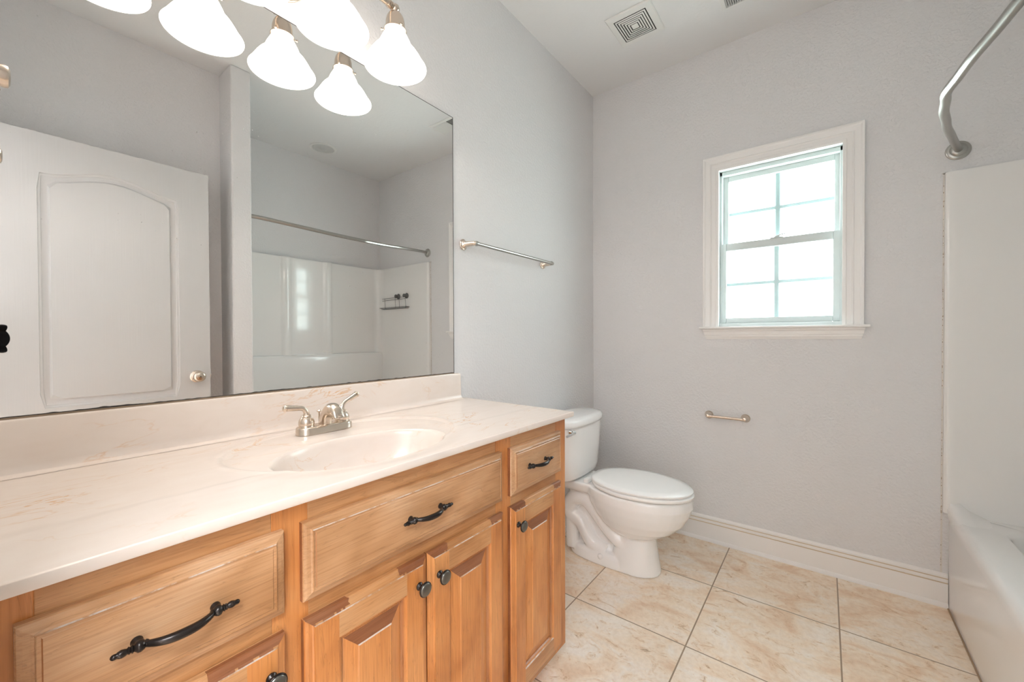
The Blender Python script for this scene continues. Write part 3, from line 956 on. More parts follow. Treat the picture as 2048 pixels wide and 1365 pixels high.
def shade(x):
    sc = thing_part = None
    bm = bm_new()
    lathe(bm, (x, LY, BZ), (0, 0, -1), [(-0.0135, 0.0004), (-0.012, 0.006), (-0.007, 0.0115), (0, 0.0138), (0.006, 0.0125), (0.010, 0.0085), (0.012, 0.009), (0.016, 0.016), (0.022, 0.0215), (0.030, 0.0255), (0.042, 0.0285),
                                      (0.060, 0.0295), (0.066, 0.0305), (0.068, 0.0345), (0.072, 0.0350), (0.073, 0.031)], 36)
    so = build('socket_cup', bm, M_NICKEL, vl, smooth=40)
    for q in range(3):
        bm = bm_new()
        a = R(20+120*q)
        d = Vector((math.cos(a), math.sin(a), 0))
        lathe(bm, Vector((x, LY, BZ-0.070))+d*0.030, d, [(0, 0.0022), (0.008, 0.0022), (0.009, 0.0040), (0.013, 0.0042), (0.014, 0.002)], 12)
        build('thumbscrew', bm, M_NICKEL, so, smooth=40)
    bm = bm_new()
    zt = BZ-0.062
    prof = [(0.0, 0.0255), (0.010, 0.0290), (0.025, 0.0365), (0.042, 0.0450), (0.058, 0.0510), (0.064, 0.0525), (0.066, 0.0560), (0.069, 0.0610), (0.074, 0.0655), (0.084, 0.0725),
            (0.096, 0.0795), (0.108, 0.0865), (0.116, 0.0920), (0.1195, 0.0945), (0.1215, 0.0935)]
    zs = (zt-ZR)/0.1215
    out = [(t*zs, r) for t, r in prof]; inn = [(t*zs+0.0005, r-0.004) for t, r in reversed(prof)]
    lathe(bm, (x, LY, zt), (0, 0, -1), out+inn, 56, False, False)
    for f in bm.faces:
        zc = (zt-f.calc_center_median().z)/zs
        if 0.0640 < zc < 0.0675: f.material_index = 1
    sh = build('shade', bm, [M_SHADE, M_STEP_DIM], vl, smooth=60)
    sh['label'] = 'glowing white bell glass shade'
    bm = bm_new()
    lathe(bm, (x, LY, BZ-0.085), (0, 0, -1), [(0, 0.012), (0.010, 0.014), (0.025, 0.024), (0.040, 0.0295), (0.055, 0.028), (0.066, 0.019), (0.071, 0.008), (0.072, 0.0005)], 28)
    build('bulb', bm, M_BULB, sh, smooth=60)
    l_ = bpy.data.lights.new('lamp_glow', 'POINT'); l_.energy = LAMP_W; l_.color = LAMP_C; l_.shadow_soft_size = 0.014
    lo_ = bpy.data.objects.new('lamp_glow', l_); lo_.location = (x, LY, ZR+0.010); COL.objects.link(lo_)
for x in LX: shade(x)

# ------------------------------------------------------------------ towel bars and paper holder
def post(bm, base, nrm, length, r=0.012, disc=0.0225):
    lathe(bm, base, nrm, [(0, disc), (0.003, disc+0.0015), (0.006, disc), (0.0075, disc-0.004), (0.010, disc-0.005), (0.013, r+0.003), (0.018, r), (length-0.012, r*0.88), (length-0.002, r*0.85), (length+0.006, r*0.70), (length+0.010, r*0.35)], 28)

tb = thing('towel_bar', 'brushed nickel towel bar on the wall between mirror and toilet', 'towel bar', (1.56, 0, 1.545))
for x in (1.2480, 1.8640):
    bm = bm_new(); post(bm, (x, -0.0005, 1.546), (0.16 if x < 1.5 else -0.0, -1, 0), 0.058)
    build('post', bm, M_NICKEL, tb, smooth=40)
bm = bm_new()
tube(bm, [(1.262, -0.060, 1.5465), (1.870, -0.060, 1.5465)], 0.0078, 18)
for x, s in ((1.266, 1), (1.866, -1)):
    lathe(bm, (x, -0.060, 1.5465), (s, 0, 0), [(-0.010, 0.004), (-0.008, 0.0088), (0.004, 0.0105), (0.008, 0.0102), (0.010, 0.0078)], 18)
build('bar', bm, M_NICKEL_D, tb, smooth=40)

hk = thing('robe_hook', 'brushed nickel robe hook on the left wall beside the mirror', 'hook', (XL, -0.225, 1.555))
bm = bm_new()
lathe(bm, (XL+0.0005, -0.225, 1.556), (1, 0, 0), [(0, 0.0230), (0.004, 0.0240), (0.007, 0.0225), (0.010, 0.0180), (0.016, 0.0160), (0.030, 0.0150), (0.048, 0.0160), (0.058, 0.0168), (0.062, 0.0155), (0.064, 0.011), (0.0645, 0.001)], 32)
build('post', bm, M_NICKEL, hk, smooth=40)
bm = bm_new()
tube(bm, catmull([(XL+0.030, -0.225, 1.546), (XL+0.034, -0.225, 1.534), (XL+0.044, -0.225, 1.531), (XL+0.052, -0.225, 1.537)], 5), 0.005, 12)
build('hook', bm, M_NICKEL, hk, smooth=60)

tp = thing('toilet_paper_holder', 'empty brushed nickel toilet paper holder on the wall below the window', 'paper holder', (XW, -0.80, 0.71))
for y, s in ((-0.7110, -1), (-0.8900, 1)):
    bm = bm_new()
    lathe(bm, (XW-0.0005, y, 0.7120), (-1, 0, 0), [(0, 0.0210), (0.003, 0.0225), (0.006, 0.021), (0.008, 0.0180), (0.012, 0.0165), (0.020, 0.0125), (0.034, 0.0110), (0.046, 0.0100), (0.050, 0.0080), (0.052, 0.002)], 28)
    build('post', bm, M_NICKEL, tp, smooth=40)
bm = bm_new()
tube(bm, [(XW-0.040, -0.728, 0.7100), (XW-0.040, -0.873, 0.7100)], 0.0078, 18)
for y, s in ((-0.728, 1), (-0.873, -1)):
    lathe(bm, (XW-0.040, y, 0.7100), (0, s, 0), [(-0.001, 0.0092), (0.013, 0.0098), (0.018, 0.008)], 18)
build('roller', bm, M_NICKEL, tp, smooth=40)

# ------------------------------------------------------------------ toilet
tx = 1.979
toi = thing('toilet', 'white two piece toilet with closed lid between vanity and window wall', 'toilet', (tx, -0.38, 0))
def egg(cx_, yb, yf, hw, z, n_=48, sq=2.0, widest=0.45, tail=1.0):
    """closed outline: back at yb (towards the wall), front at yf"""
    pts = []
    L = yb-yf; ym = yb-L*widest
    for i in range(n_):
        a = 2*PI*i/n_
        c, s = math.cos(a), math.sin(a)
        x = hw*math.copysign(abs(c)**(2/sq), c)
        if s >= 0: y = ym+(yb-ym)*math.copysign(abs(s)**(2/(sq*tail)), s)
        else: y = ym-(ym-yf)*abs(s)**(2/2.0)
        pts.append(Vector((cx_+x, y, z)))
    return pts
bm = bm_new()
# foot + plinth
ringloft(bm, [egg(tx, -0.125, f, w, z, sq=2.6, tail=1.2, widest=0.5) for w, z, f in ((0.102, 0.0, -0.598), (0.104, 0.006, -0.600), (0.102, 0.025, -0.594), (0.097, 0.045, -0.585), (0.086, 0.060, -0.57))])
# front pedestal column
ringloft(bm, [egg(tx, yb, yf, w, z, sq=2.3, widest=0.5) for yb, yf, w, z in ((-0.36, -0.599, 0.103, 0.004), (-0.365, -0.588, 0.098, 0.06), (-0.375, -0.578, 0.090, 0.13), (-0.38, -0.570, 0.084, 0.19), (-0.37, -0.58, 0.090, 0.235))])
# bowl
ringloft(bm, [egg(tx, yb, yf, w, z, widest=0.50) for yb, yf, w, z in ((-0.38, -0.560, 0.075, 0.165), (-0.33, -0.610, 0.108, 0.190), (-0.29, -0.665, 0.138, 0.225), (-0.26, -0.705, 0.158, 0.265),
        (-0.235, -0.730, 0.172, 0.310), (-0.225, -0.742, 0.179, 0.345), (-0.220, -0.746, 0.180, 0.352), (-0.215, -0.744, 0.179, 0.385), (-0.22, -0.738, 0.174, 0.394))])
# inner throat body between column and back
ringloft(bm, [egg(tx, yb, yf, w, z, sq=2.4, widest=0.5) for yb, yf, w, z in ((-0.14, -0.50, 0.040, 0.03), (-0.14, -0.50, 0.042, 0.16), (-0.12, -0.46, 0.060, 0.27), (-0.10, -0.42, 0.085, 0.345), (-0.06, -0.40, 0.105, 0.375))])
# rear deck that carries the tank
ringloft(bm, [egg(tx, yb, yf, w, z, sq=3.2, widest=0.45, tail=1.5) for yb, yf, w, z in ((-0.045, -0.36, 0.098, 0.345), (-0.035, -0.38, 0.112, 0.362), (-0.035, -0.40, 0.116, 0.385), (-0.040, -0.40, 0.112, 0.397))])
# trapway, bulging on both sides
for s in (-1, 1):
    P = catmull([(tx+s*0.040, -0.520, 0.135), (tx+s*0.047, -0.455, 0.120), (tx+s*0.052, -0.380, 0.165), (tx+s*0.054, -0.300, 0.245), (tx+s*0.054, -0.235, 0.300), (tx+s*0.052, -0.165, 0.290),
                 (tx+s*0.050, -0.130, 0.240)], 6)
    tube(bm, P, [0.043]*len(P), 18)
    P = catmull([(tx+s*0.050, -0.130, 0.255), (tx+s*0.052, -0.145, 0.200), (tx+s*0.052, -0.200, 0.175), (tx+s*0.050, -0.230, 0.130), (tx+s*0.052, -0.270, 0.080), (tx+s*0.045, -0.340, 0.055)], 6)
    tube(bm, P, [0.040]*len(P), 18)
    tube(bm, [(tx+s*0.050, -0.145, 0.20), (tx+s*0.055, -0.150, 0.10), (tx+s*0.055, -0.155, 0.03)], 0.036, 16)
bw = build('bowl', bm, M_CERAMIC, toi)
md = bw.modifiers.new('fuse', 'REMESH'); md.mode = 'VOXEL'; md.voxel_size = 0.0042; md.use_smooth_shade = True
md = bw.modifiers.new('soften', 'SMOOTH'); md.factor = 0.5; md.iterations = 9
# bolt caps
for s in (-1, 1):
    bm = bm_new()
    lathe(bm, (tx+s*0.090, -0.330, 0.040), (s*0.55, 0, 1), [(-0.004, 0.015), (0.004, 0.0148), (0.010, 0.012), (0.014, 0.007), (0.0155, 0.0005)], 20)
    build('bolt_cap', bm, M_CERAMIC, toi, smooth=60)
# seat ring and lid
def slab(rings_, mat, name, parent=toi):
    bm = bm_new(); ringloft(bm, rings_); return build(name, bm, mat, parent, smooth=50)
def lidring(yb, yf, hw, z, n_=72):
    pts = []
    ym = -0.47
    for i in range(n_):
        a = 2*PI*i/n_; c, s = math.cos(a), math.sin(a)
        if s >= 0:
            x = hw*math.copysign(abs(c)**0.72, c); y = ym+(yb-ym)*abs(s)**0.80
            x *= 1-0.20*max(0, s)
        else:
            x = hw*c; y = ym-(ym-yf)*abs(s)
        pts.append(Vector((tx+x, y, z)))
    return pts
slab([lidring(-0.268, -0.744, 0.177, 0.3985), lidring(-0.264, -0.749, 0.181, 0.402), lidring(-0.264, -0.750, 0.182, 0.412), lidring(-0.268, -0.745, 0.178, 0.4165)], M_SEAT, 'seat')
slab([lidring(-0.262, -0.739, 0.174, 0.4195), lidring(-0.258, -0.745, 0.179, 0.422), lidring(-0.258, -0.746, 0.180, 0.429), lidring(-0.262, -0.741, 0.175, 0.434), lidring(-0.29, -0.70, 0.145, 0.4375),
      lidring(-0.36, -0.60, 0.07, 0.439)], M_SEAT, 'lid')
for s in (-1, 1):
    bm = bm_new()
    box(bm, tx+s*0.070-0.022, tx+s*0.070+0.022, -0.262, -0.232, 0.394, 0.416)
    build('hinge', bm, M_SEAT, toi, bevel=0.006, bseg=3, smooth=60)
    bm = bm_new(); box(bm, tx+s*0.115-0.012, tx+s*0.115+0.012, -0.60, -0.585, 0.392, 0.400)
    build('bumper', bm, M_SEAT, toi, bevel=0.002)
# tank
def tankring(hw, yb, yf, z, n_=56, sq=4.0, bow=0.018):
    pts = []; cy_ = (yb+yf)/2; hy = (yb-yf)/2
    for i in range(n_):
        a = 2*PI*i/n_; c, s = math.cos(a), math.sin(a)
        x = hw*math.copysign(abs(c)**(2/sq), c); y = cy_+hy*math.copysign(abs(s)**(2/sq), s)
        if s < 0: y -= bow*(1-(x/hw)**2)
        pts.append(Vector((tx+x, y, z)))
    return pts
bm = bm_new()
ringloft(bm, [tankring(w, yb, yf, z) for w, yb, yf, z in ((0.150, -0.050, -0.165, 0.400), (0.185, -0.040, -0.185, 0.405), (0.196, -0.034, -0.194, 0.418), (0.202, -0.032, -0.198, 0.445), (0.216, -0.028, -0.205, 0.56), (0.226, -0.026, -0.208, 0.683))])
build('tank', bm, M_CERAMIC, toi, smooth=60)
bm = bm_new()
ringloft(bm, [tankring(w, yb, yf, z, sq=3.2, bow=0.020) for w, yb, yf, z in ((0.226, -0.022, -0.208, 0.682), (0.238, -0.016, -0.218, 0.686), (0.242, -0.014, -0.222, 0.700), (0.240, -0.015, -0.220, 0.716), (0.230, -0.020, -0.210, 0.7255),
         (0.200, -0.035, -0.185, 0.7295), (0.12, -0.07, -0.15, 0.7310))])
build('tank_lid', bm, M_CERAMIC, toi, smooth=60)
bm = bm_new()
lathe(bm, (1.797, -0.206, 0.670), (0, -1, 0), [(0, 0.012), (0.004, 0.012), (0.007, 0.010), (0.014, 0.009)], 20)
tube(bm, catmull([(1.797, -0.228, 0.670), (1.780, -0.236, 0.670), (1.755, -0.238, 0.669), (1.715, -0.236, 0.667)], 5), 0.0060, 12)
lathe(bm, (1.797, -0.218, 0.670), (0, -1, 0), [(0, 0.006), (0.006, 0.010), (0.012, 0.0118), (0.018, 0.0095), (0.022, 0.004), (0.0228, 0.0005)], 20)
build('flush_lever', bm, M_CHROME, toi, smooth=50)
# water supply
sv = thing('supply_valve', 'small metal water supply valve low on the wall behind the toilet', 'valve', (2.02, 0, 0.18))
bm = bm_new()
lathe(bm, (2.02, -0.0005, 0.182), (0, -1, 0), [(0, 0.026), (0.003, 0.024), (0.006, 0.009), (0.045, 0.0085), (0.047, 0.0115), (0.066, 0.0115), (0.068, 0.006)], 20)
build('valve_body', bm, M_NICKEL, sv, smooth=40)
bm = bm_new(); tube(bm, catmull([(2.012, -0.056, 0.182), (1.93, -0.060, 0.184), (1.86, -0.066, 0.22), (1.828, -0.085, 0.32), (1.826, -0.11, 0.398)], 8), 0.005, 12)
build('supply_line', bm, M_CHROME, sv, smooth=60)

# ------------------------------------------------------------------ bathtub with surround
tub = thing('bathtub', 'white one piece bathtub and shower surround in the alcove', 'bathtub', (1.74, -2.02, 0))
ax0, ax1 = PX1+0.002, XW-0.002
ZR_, YA = 0.405, -1.641
def rrect(x0, x1, y0, y1, r, z, n_=8):
    pts = []
    for cx_, cy_, a0 in ((x1-r, y1-r, 0), (x0+r, y1-r, 90), (x0+r, y0+r, 180), (x1-r, y0+r, 270)):
        for i in range(n_+1):
            a = R(a0+90*i/n_); pts.append(Vector((cx_+r*math.cos(a), cy_+r*math.sin(a), z)))
    return pts
bm = bm_new()
o_ = lambda d, z: rrect(ax0, ax1, YB+0.002, YA-d, 0.004, z)
i_ = lambda d, z: rrect(ax0+0.095+d, ax1-0.105-d*1.3, YB+0.115+d*0.4, YA-0.125-d*0.5, 0.11, z)
ringloft(bm, [o_(0.0, 0.0), o_(0.0, 0.355), o_(0.001, ZR_-0.030), o_(0.004, ZR_-0.018), o_(0.010, ZR_-0.008), o_(0.018, ZR_-0.002), o_(0.03, ZR_),
              i_(-0.018, ZR_), i_(-0.006, ZR_-0.002), i_(0.002, ZR_-0.010), i_(0.012, ZR_-0.05), i_(0.03, 0.20), i_(0.06, 0.10), i_(0.12, 0.065)], True, False, True)
build('tub', bm, M_ACRYL, tub, smooth=40)
# surround: end wall panels + back wall with columns and ledge
SZ = 1.8314
bm = bm_new()
# window-side panel with a soft front roll: profile in plan, extruded in z
def plan(pts, z0, z1, mi=0):
    ringloft(bm, [[Vector((x, y, z)) for x, y in pts] for z in (z0, z1-0.006)] + [[Vector((x, y, z1)) for x, y in pts]])
def arc(cx_, cy_, r, a0, a1, n_=6): return [(cx_+r*math.cos(R(a0+(a1-a0)*i/n_)), cy_+r*math.sin(R(a0+(a1-a0)*i/n_))) for i in range(n_+1)]
right = [(XW-0.001, -1.622), (XW-0.016, -1.622)] + arc(XW-0.016, -1.634, 0.012, 90, 180) + [(XW-0.028, -1.655), (XW-0.024, -1.668), (XW-0.024, YB+0.10)] + arc(XW-0.104, YB+0.104, 0.08, 0, -90, 8)[::1] + \
        [(XW-0.14, YB+0.024), (XW-0.14, YB+0.001), (XW-0.001, YB+0.001)]
plan(right, 0.0+ZR_, SZ)
left = [(PX1+0.001, -1.622), (PX1+0.016, -1.622)] + [(PX1+0.028, -1.640), (PX1+0.024, -1.665), (PX1+0.024, YB+0.10)] + [(PX1+0.024+0.08-0.08*math.cos(R(t)), YB+0.104-0.08*math.sin(R(t))) for t in range(0, 91, 15)] + \
       [(PX1+0.14, YB+0.024), (PX1+0.14, YB+0.001), (PX1+0.001, YB+0.001)]
plan(left[::-1], ZR_, SZ)

for xe, sg in ((XW-0.024, -1), (PX1+0.024, 1)):
    rr_ = []
    for q in range(9):
        t = q/8
        dx_ = 0.15*t; hz = 0.050*(1-t)**2.4 + 0.0008*(1-t) - 0.0022*t
        x_ = xe+sg*dx_
        w_ = (1-t)**1.6; L_ = lambda a_, b_: b_+(a_-b_)*w_
        rr_.append([Vector((x_, YA+L_(0.0005, -0.003), ZR_-0.036)), Vector((x_, YA+L_(0.010, -0.012), ZR_-0.012+hz*0.6)), Vector((x_, YA+L_(0.002, -0.020), ZR_-0.006+hz)), Vector((x_, YA-0.028, ZR_+hz)),
                    Vector((x_, YA-0.055, ZR_+hz*0.5)), Vector((x_, YA-0.110, ZR_-0.001)), Vector((x_, YA-0.110, ZR_-0.004)), Vector((x_, YA-0.03, ZR_-0.036))])
    ringloft(bm, rr_)
# back
back = [(PX1+0.14, YB+0.001), (PX1+0.14, YB+0.024)] + [(1.500, YB+0.024), (1.515, YB+0.030), (1.530, YB+0.046), (1.575, YB+0.046), (1.592, YB+0.030), (1.605, YB+0.026), (1.860, YB+0.026), (1.875, YB+0.030), (1.890, YB+0.046), (1.935, YB+0.046), (1.950, YB+0.030), (1.965, YB+0.024)] + \
       [(XW-0.14, YB+0.024), (XW-0.14, YB+0.001)]
plan(back[::-1], 1.0, SZ)
box(bm, PX1+0.13, XW-0.13, YB+0.001, YB+0.022, SZ-0.12, SZ)
# ledge and lower back
ringloft(bm, [[Vector((x, YB+d, z)) for d, z in ((0.001, ZR_), (0.060, ZR_), (0.070, 0.60), (0.078, 0.97), (0.070, 0.995), (0.055, 1.003), (0.020, 1.006), (0.001, 1.006))] for x in (PX1+0.03, XW-0.03)])
build('surround', bm, M_ACRYL, tub, smooth=50, bevel=0)
# stained caulk line beside unit
bm = bm_new()
box(bm, XW-0.0035, XW-0.0002, -1.6230, -1.6175, 0.142, SZ+0.004); box(bm, XW-0.0035, XW-0.0002, YB+0.03, -1.6150, SZ, SZ+0.0055)
build('caulk_bead', bm, M_CAULK, tub)
bm = bm_new()
rnd = random.Random(3)
for q in range(60):
    z = 0.15 + (SZ-0.17)*rnd.random(); s_ = 0.0005+0.0006*rnd.random()
    box(bm, XW-0.0040, XW-0.003, -1.6190-s_, -1.6190+s_, z, z+s_*(2+5*rnd.random()))
o = build('caulk_mildew', bm, simple('mildew_speck', (0.30, 0.23, 0.17), 0.8), tub); o['kind'] = 'stuff'
bm = bm_new(); tube(bm, [(ax0+0.03, YA+0.0015, 0.001), (XW-0.022, YA+0.0015, 0.001)], 0.0035, 8)
build('floor_caulk', bm, simple('brown_floor_caulk', (0.34, 0.23, 0.14), 0.6), tub)

# ------------------------------------------------------------------ curved shower rod
rod = thing('shower_rod', 'curved satin nickel shower rod across the tub alcove', 'shower rod', (1.74, -1.6596, 1.92))
RP = [(XW-0.012, -1.6600, 1.9205), (2.40, -1.6410, 1.9180), (2.30, -1.6160, 1.9095), (2.20, -1.5915, 1.9005), (2.10, -1.566, 1.8915), (2.00, -1.547, 1.8835), (1.90, -1.526, 1.876), (1.81, -1.515, 1.8725)]
XM = (XW+PX1)/2
left_half = [(2*XM-x, y, z) for x, y, z in reversed(RP)]
pts = catmull(RP + [(XM, -1.505, 1.869)] + left_half, 8)
bm = bm_new(); tube(bm, pts, 0.0125, 20)
build('rod', bm, M_NICKEL_D, rod, smooth=60)
for x, s in ((XW-0.0005, -1), (PX1+0.0005, 1)):
    bm = bm_new()
    lathe(bm, (x, -1.6600, 1.9205), (s, 0, 0), [(0, 0.0370), (0.003, 0.0385), (0.006, 0.0375), (0.008, 0.034), (0.010, 0.0335), (0.012, 0.0270), (0.016, 0.0240), (0.020, 0.0165), (0.0205, 0.0130)], 40)
    build('flange', bm, M_NICKEL_D, rod, smooth=35)

# ------------------------------------------------------------------ shower caddy (seen in the mirror)
cad = thing('shower_caddy', 'dark wire shower basket on two suction cups at the surround end wall', 'shower caddy', (XW-0.03, -2.03, 1.50))
bm = bm_new()
xb = XW-0.034; xf = XW-0.080
for z in (1.530, 1.512): tube(bm, [(xb-0.010, -2.295, z+0.002), (xb-0.010, -1.935, z+0.006)], 0.0020, 8)
for y in (-2.255, -2.09, -2.03, -1.935): tube(bm, [(xb-0.010, y, 1.532), (xb-0.004, y, 1.436)], 0.0016, 8)
tube(bm, [(xb, -2.290, 1.438), (xb, -1.885, 1.438), (xf, -1.885, 1.440), (xf, -2.290, 1.440), (xb, -2.290, 1.438)], 0.0020, 8)
tube(bm, [(xb, -2.275, 1.428), (xb, -1.90, 1.428), (xf+0.01, -1.90, 1.428), (xf+0.01, -2.275, 1.428), (xb, -2.275, 1.428)], 0.0016, 8)
for i in range(18):
    y = -2.272+0.0222*i
    tube(bm, [(xf, y, 1.440), (xf+0.006, y, 1.429), (xb, y, 1.429)], 0.0008, 6)
build('basket', bm, M_WIRE, cad, smooth=60)
for y in (-2.060, -1.935):
    bm = bm_new()
    lathe(bm, (XW-0.0245, y, 1.546), (-1, 0, 0), [(0, 0.026), (0.004, 0.027), (0.008, 0.022), (0.014, 0.015), (0.022, 0.013), (0.024, 0.017), (0.036, 0.018), (0.040, 0.014), (0.041, 0.001)], 24)
    build('suction_cup', bm, M_WIRE, cad, smooth=40)

# ------------------------------------------------------------------ door, standing open against the front wall
door = thing('door_1', None, None, (0.006, -1.495, 0), kind='structure')
dx0, dx1, dz0, dz1, dyf = 0.004, 0.767, 0.012, 2.0500, -1.4950
def panel_face(bm, X0, X1, Z0, Z1, outline, steps, cx_, cz_):
    """face X0..X1,Z0..Z1 with a moulded panel; outline(ang, inset) -> (x,z)"""
    n_ = 96
    A = [2*PI*i/n_ for i in range(n_)]
    for qx, qz in ((X0, Z0), (X1, Z0), (X1, Z1), (X0, Z1)):
        a = math.atan2(qz-cz_, qx-cx_) % (2*PI); j = min(range(n_), key=lambda i: abs(A[i]-a)); A[j] = a
    def rect(a):
        c, s = math.cos(a), math.sin(a); t = 1e9
        if c > 1e-9: t = min(t, (X1-cx_)/c)
        if c < -1e-9: t = min(t, (X0-cx_)/c)
        if s > 1e-9: t = min(t, (Z1-cz_)/s)
        if s < -1e-9: t = min(t, (Z0-cz_)/s)
        return (cx_+t*c, cz_+t*s)
    rings = [[Vector((rect(a)[0], dyf, rect(a)[1])) for a in A]]
    for ins, dep in steps:
        rings.append([Vector((*[outline(a, ins)[0]], dyf-dep, outline(a, ins)[1])) for a in A])
    ringloft(bm, rings, True, False, True)
def outline_fn(x0, x1, z0, ztop, cx_, cz_):
    """ztop(x) gives the height of the upper edge"""
    def f(a, ins):
        c, s = math.cos(a), math.sin(a)
        lo_, hi_ = 0.0, 3.0
        for _ in range(34):
            m_ = (lo_+hi_)/2; x, z = cx_+c*m_, cz_+s*m_
            inside = (x0+ins < x < x1-ins) and (z > z0+ins) and (z < ztop(min(max(x, x0), x1))-ins)
            if inside: lo_ = m_
            else: hi_ = m_
        return cx_+c*lo_, cz_+s*lo_
    return f
px0, px1, pz0 = 0.147, 0.634, 0.846
def arch(x):
    t = (x-px0)/(px1-px0)
    return 1.877 + 0.051*max(0.0, math.sin(PI*min(1, max(0, (t-0.04)/0.92))))**1.7
bm = bm_new()
steps = [(0.0, 0.0), (0.002, 0.0045), (0.009, 0.0060), (0.012, 0.0095), (0.022, 0.0125), (0.030, 0.0125), (0.036, 0.0070), (0.0375, 0.0040)]
panel_face(bm, dx0, dx1, 0.74, dz1, outline_fn(px0, px1, pz0, arch, 0.39, 1.40), steps, 0.39, 1.40)
panel_face(bm, dx0, dx1, dz0, 0.74, outline_fn(px0, px1, 0.26, lambda x: 0.66, 0.39, 0.46), steps, 0.39, 0.46)
y2 = dyf-0.035
quads = [((dx0, dyf, dz0), (dx1, dyf, dz0), (dx1, y2, dz0), (dx0, y2, dz0)), ((dx0, dyf, dz1), (dx1, dyf, dz1), (dx1, y2, dz1), (dx0, y2, dz1)),
         ((dx0, dyf, dz0), (dx0, y2, dz0), (dx0, y2, dz1), (dx0, dyf, dz1)), ((dx1, dyf, dz0), (dx1, y2, dz0), (dx1, y2, dz1), (dx1, dyf, dz1)),
         ((dx0, y2, dz0), (dx1, y2, dz0), (dx1, y2, dz1), (dx0, y2, dz1))]
for q in quads: bm.faces.new([bm.verts.new(p) for p in q])
bmesh.ops.remove_doubles(bm, verts=bm.verts, dist=1e-5)
build('door_leaf', bm, M_DOOR, door, smooth=25)
bm = bm_new()
for s, y in ((1, dyf), (-1, y2)):
    lathe(bm, (0.706, y, 0.945), (0, s, 0), [(0, 0.032), (0.003, 0.0325), (0.007, 0.029), (0.009, 0.017), (0.014, 0.0125), (0.026, 0.0125), (0.030, 0.018), (0.036, 0.0255), (0.045, 0.0285), (0.053, 0.0265), (0.059, 0.019), (0.060, 0.014),
                                          (0.0625, 0.013), (0.0635, 0.0095), (0.064, 0.0005)], 36)
kb = build('door_knob', bm, M_NICKEL, door, smooth=45)
bm = bm_new(); lathe(bm, (0.706, dyf+0.0645, 0.945), (0, 1, 0), [(-0.002, 0.0028), (0.0006, 0.0026)], 12)
build('lock_hole', bm, M_BLACK, kb)
bm = bm_new(); box(bm, dx1, dx1+0.007, dyf-0.025, dyf-0.010, 0.938, 0.953)
build('latch', bm, M_NICKEL, door, bevel=0.002)
for z in (0.25, 1.0, 1.87):
    bm = bm_new()
    tube(bm, [(dx0-0.006, dyf+0.002, z-0.045), (dx0-0.006, dyf+0.002, z+0.045)], 0.006, 12)
    box(bm, dx0-0.006, dx0+0.028, dyf, dyf+0.0015, z-0.045, z+0.045)
    build('hinge', bm, M_NICKEL, door)

# ------------------------------------------------------------------ ceiling fittings
def sqring(cx_, cy_, hx, hy, z): return [Vector((cx_-hx, cy_-hy, z)), Vector((cx_+hx, cy_-hy, z)), Vector((cx_+hx, cy_+hy, z)), Vector((cx_-hx, cy_+hy, z))]
fan = thing('exhaust_fan', 'square white ceiling exhaust fan grille with concentric slots', 'exhaust fan', (2.0385, -0.4535, H))
bm = bm_new()
fxc, fyc = 2.0385, -0.4535
ringloft(bm, [sqring(fxc, fyc, 0.120, 0.114, H-0.0003), sqring(fxc, fyc, 0.120, 0.114, H-0.003), sqring(fxc, fyc, 0.114, 0.108, H-0.008), sqring(fxc, fyc, 0.088, 0.084, H-0.010), sqring(fxc, fyc, 0.085, 0.081, H-0.010),
              sqring(fxc, fyc, 0.0845, 0.0805, H-0.006)], True, True, False)
build('cover', bm, M_GRILLE, fan, bevel=0.001)
bm = bm_new(); box(bm, fxc-0.0845, fxc+0.0845, fyc-0.0805, fyc+0.0805, H-0.0085, H-0.004)
build('cavity', bm, M_SLOT, fan)
bm = bm_new()
for i in range(6):
    hx = 0.0795-i*0.0125; hy = hx*0.953; w = 0.0068
    ringloft(bm, [sqring(fxc, fyc, hx, hy, H-0.0080), sqring(fxc, fyc, hx, hy, H-0.0100), sqring(fxc, fyc, hx-w, hy-w, H-0.0108), sqring(fxc, fyc, hx-w, hy-w, H-0.0080)], True, False, False)
box(bm, fxc-0.0115, fxc+0.0115, fyc-0.0105, fyc+0.0105, H-0.0105, H-0.0080)
build('louver_rings', bm, M_GRILLE, fan)

reg = thing('air_register', 'white rectangular ceiling air register with curved slats at the top of the picture', 'air vent', (2.14, -0.99, H))
rx0, rx1, ry0, ry1 = 2.064, 2.217, -1.158, -0.822
bm = bm_new()
rcx_, rcy_ = (rx0+rx1)/2, (ry0+ry1)/2; hx, hy = (rx1-rx0)/2, (ry1-ry0)/2
ringloft(bm, [sqring(rcx_, rcy_, hx, hy, H-0.0003), sqring(rcx_, rcy_, hx, hy, H-0.003), sqring(rcx_, rcy_, hx-0.014, hy-0.014, H-0.008), sqring(rcx_, rcy_, hx-0.020, hy-0.020, H-0.008), sqring(rcx_, rcy_, hx-0.020, hy-0.020, H-0.001)], True, True, False)
build('frame', bm, M_GRILLE, reg)
bm = bm_new(); box(bm, rx0+0.02, rx1-0.02, ry0+0.02, ry1-0.02, H-0.0018, H-0.0008)
build('cavity', bm, M_SLOT, reg)
bm = bm_new()
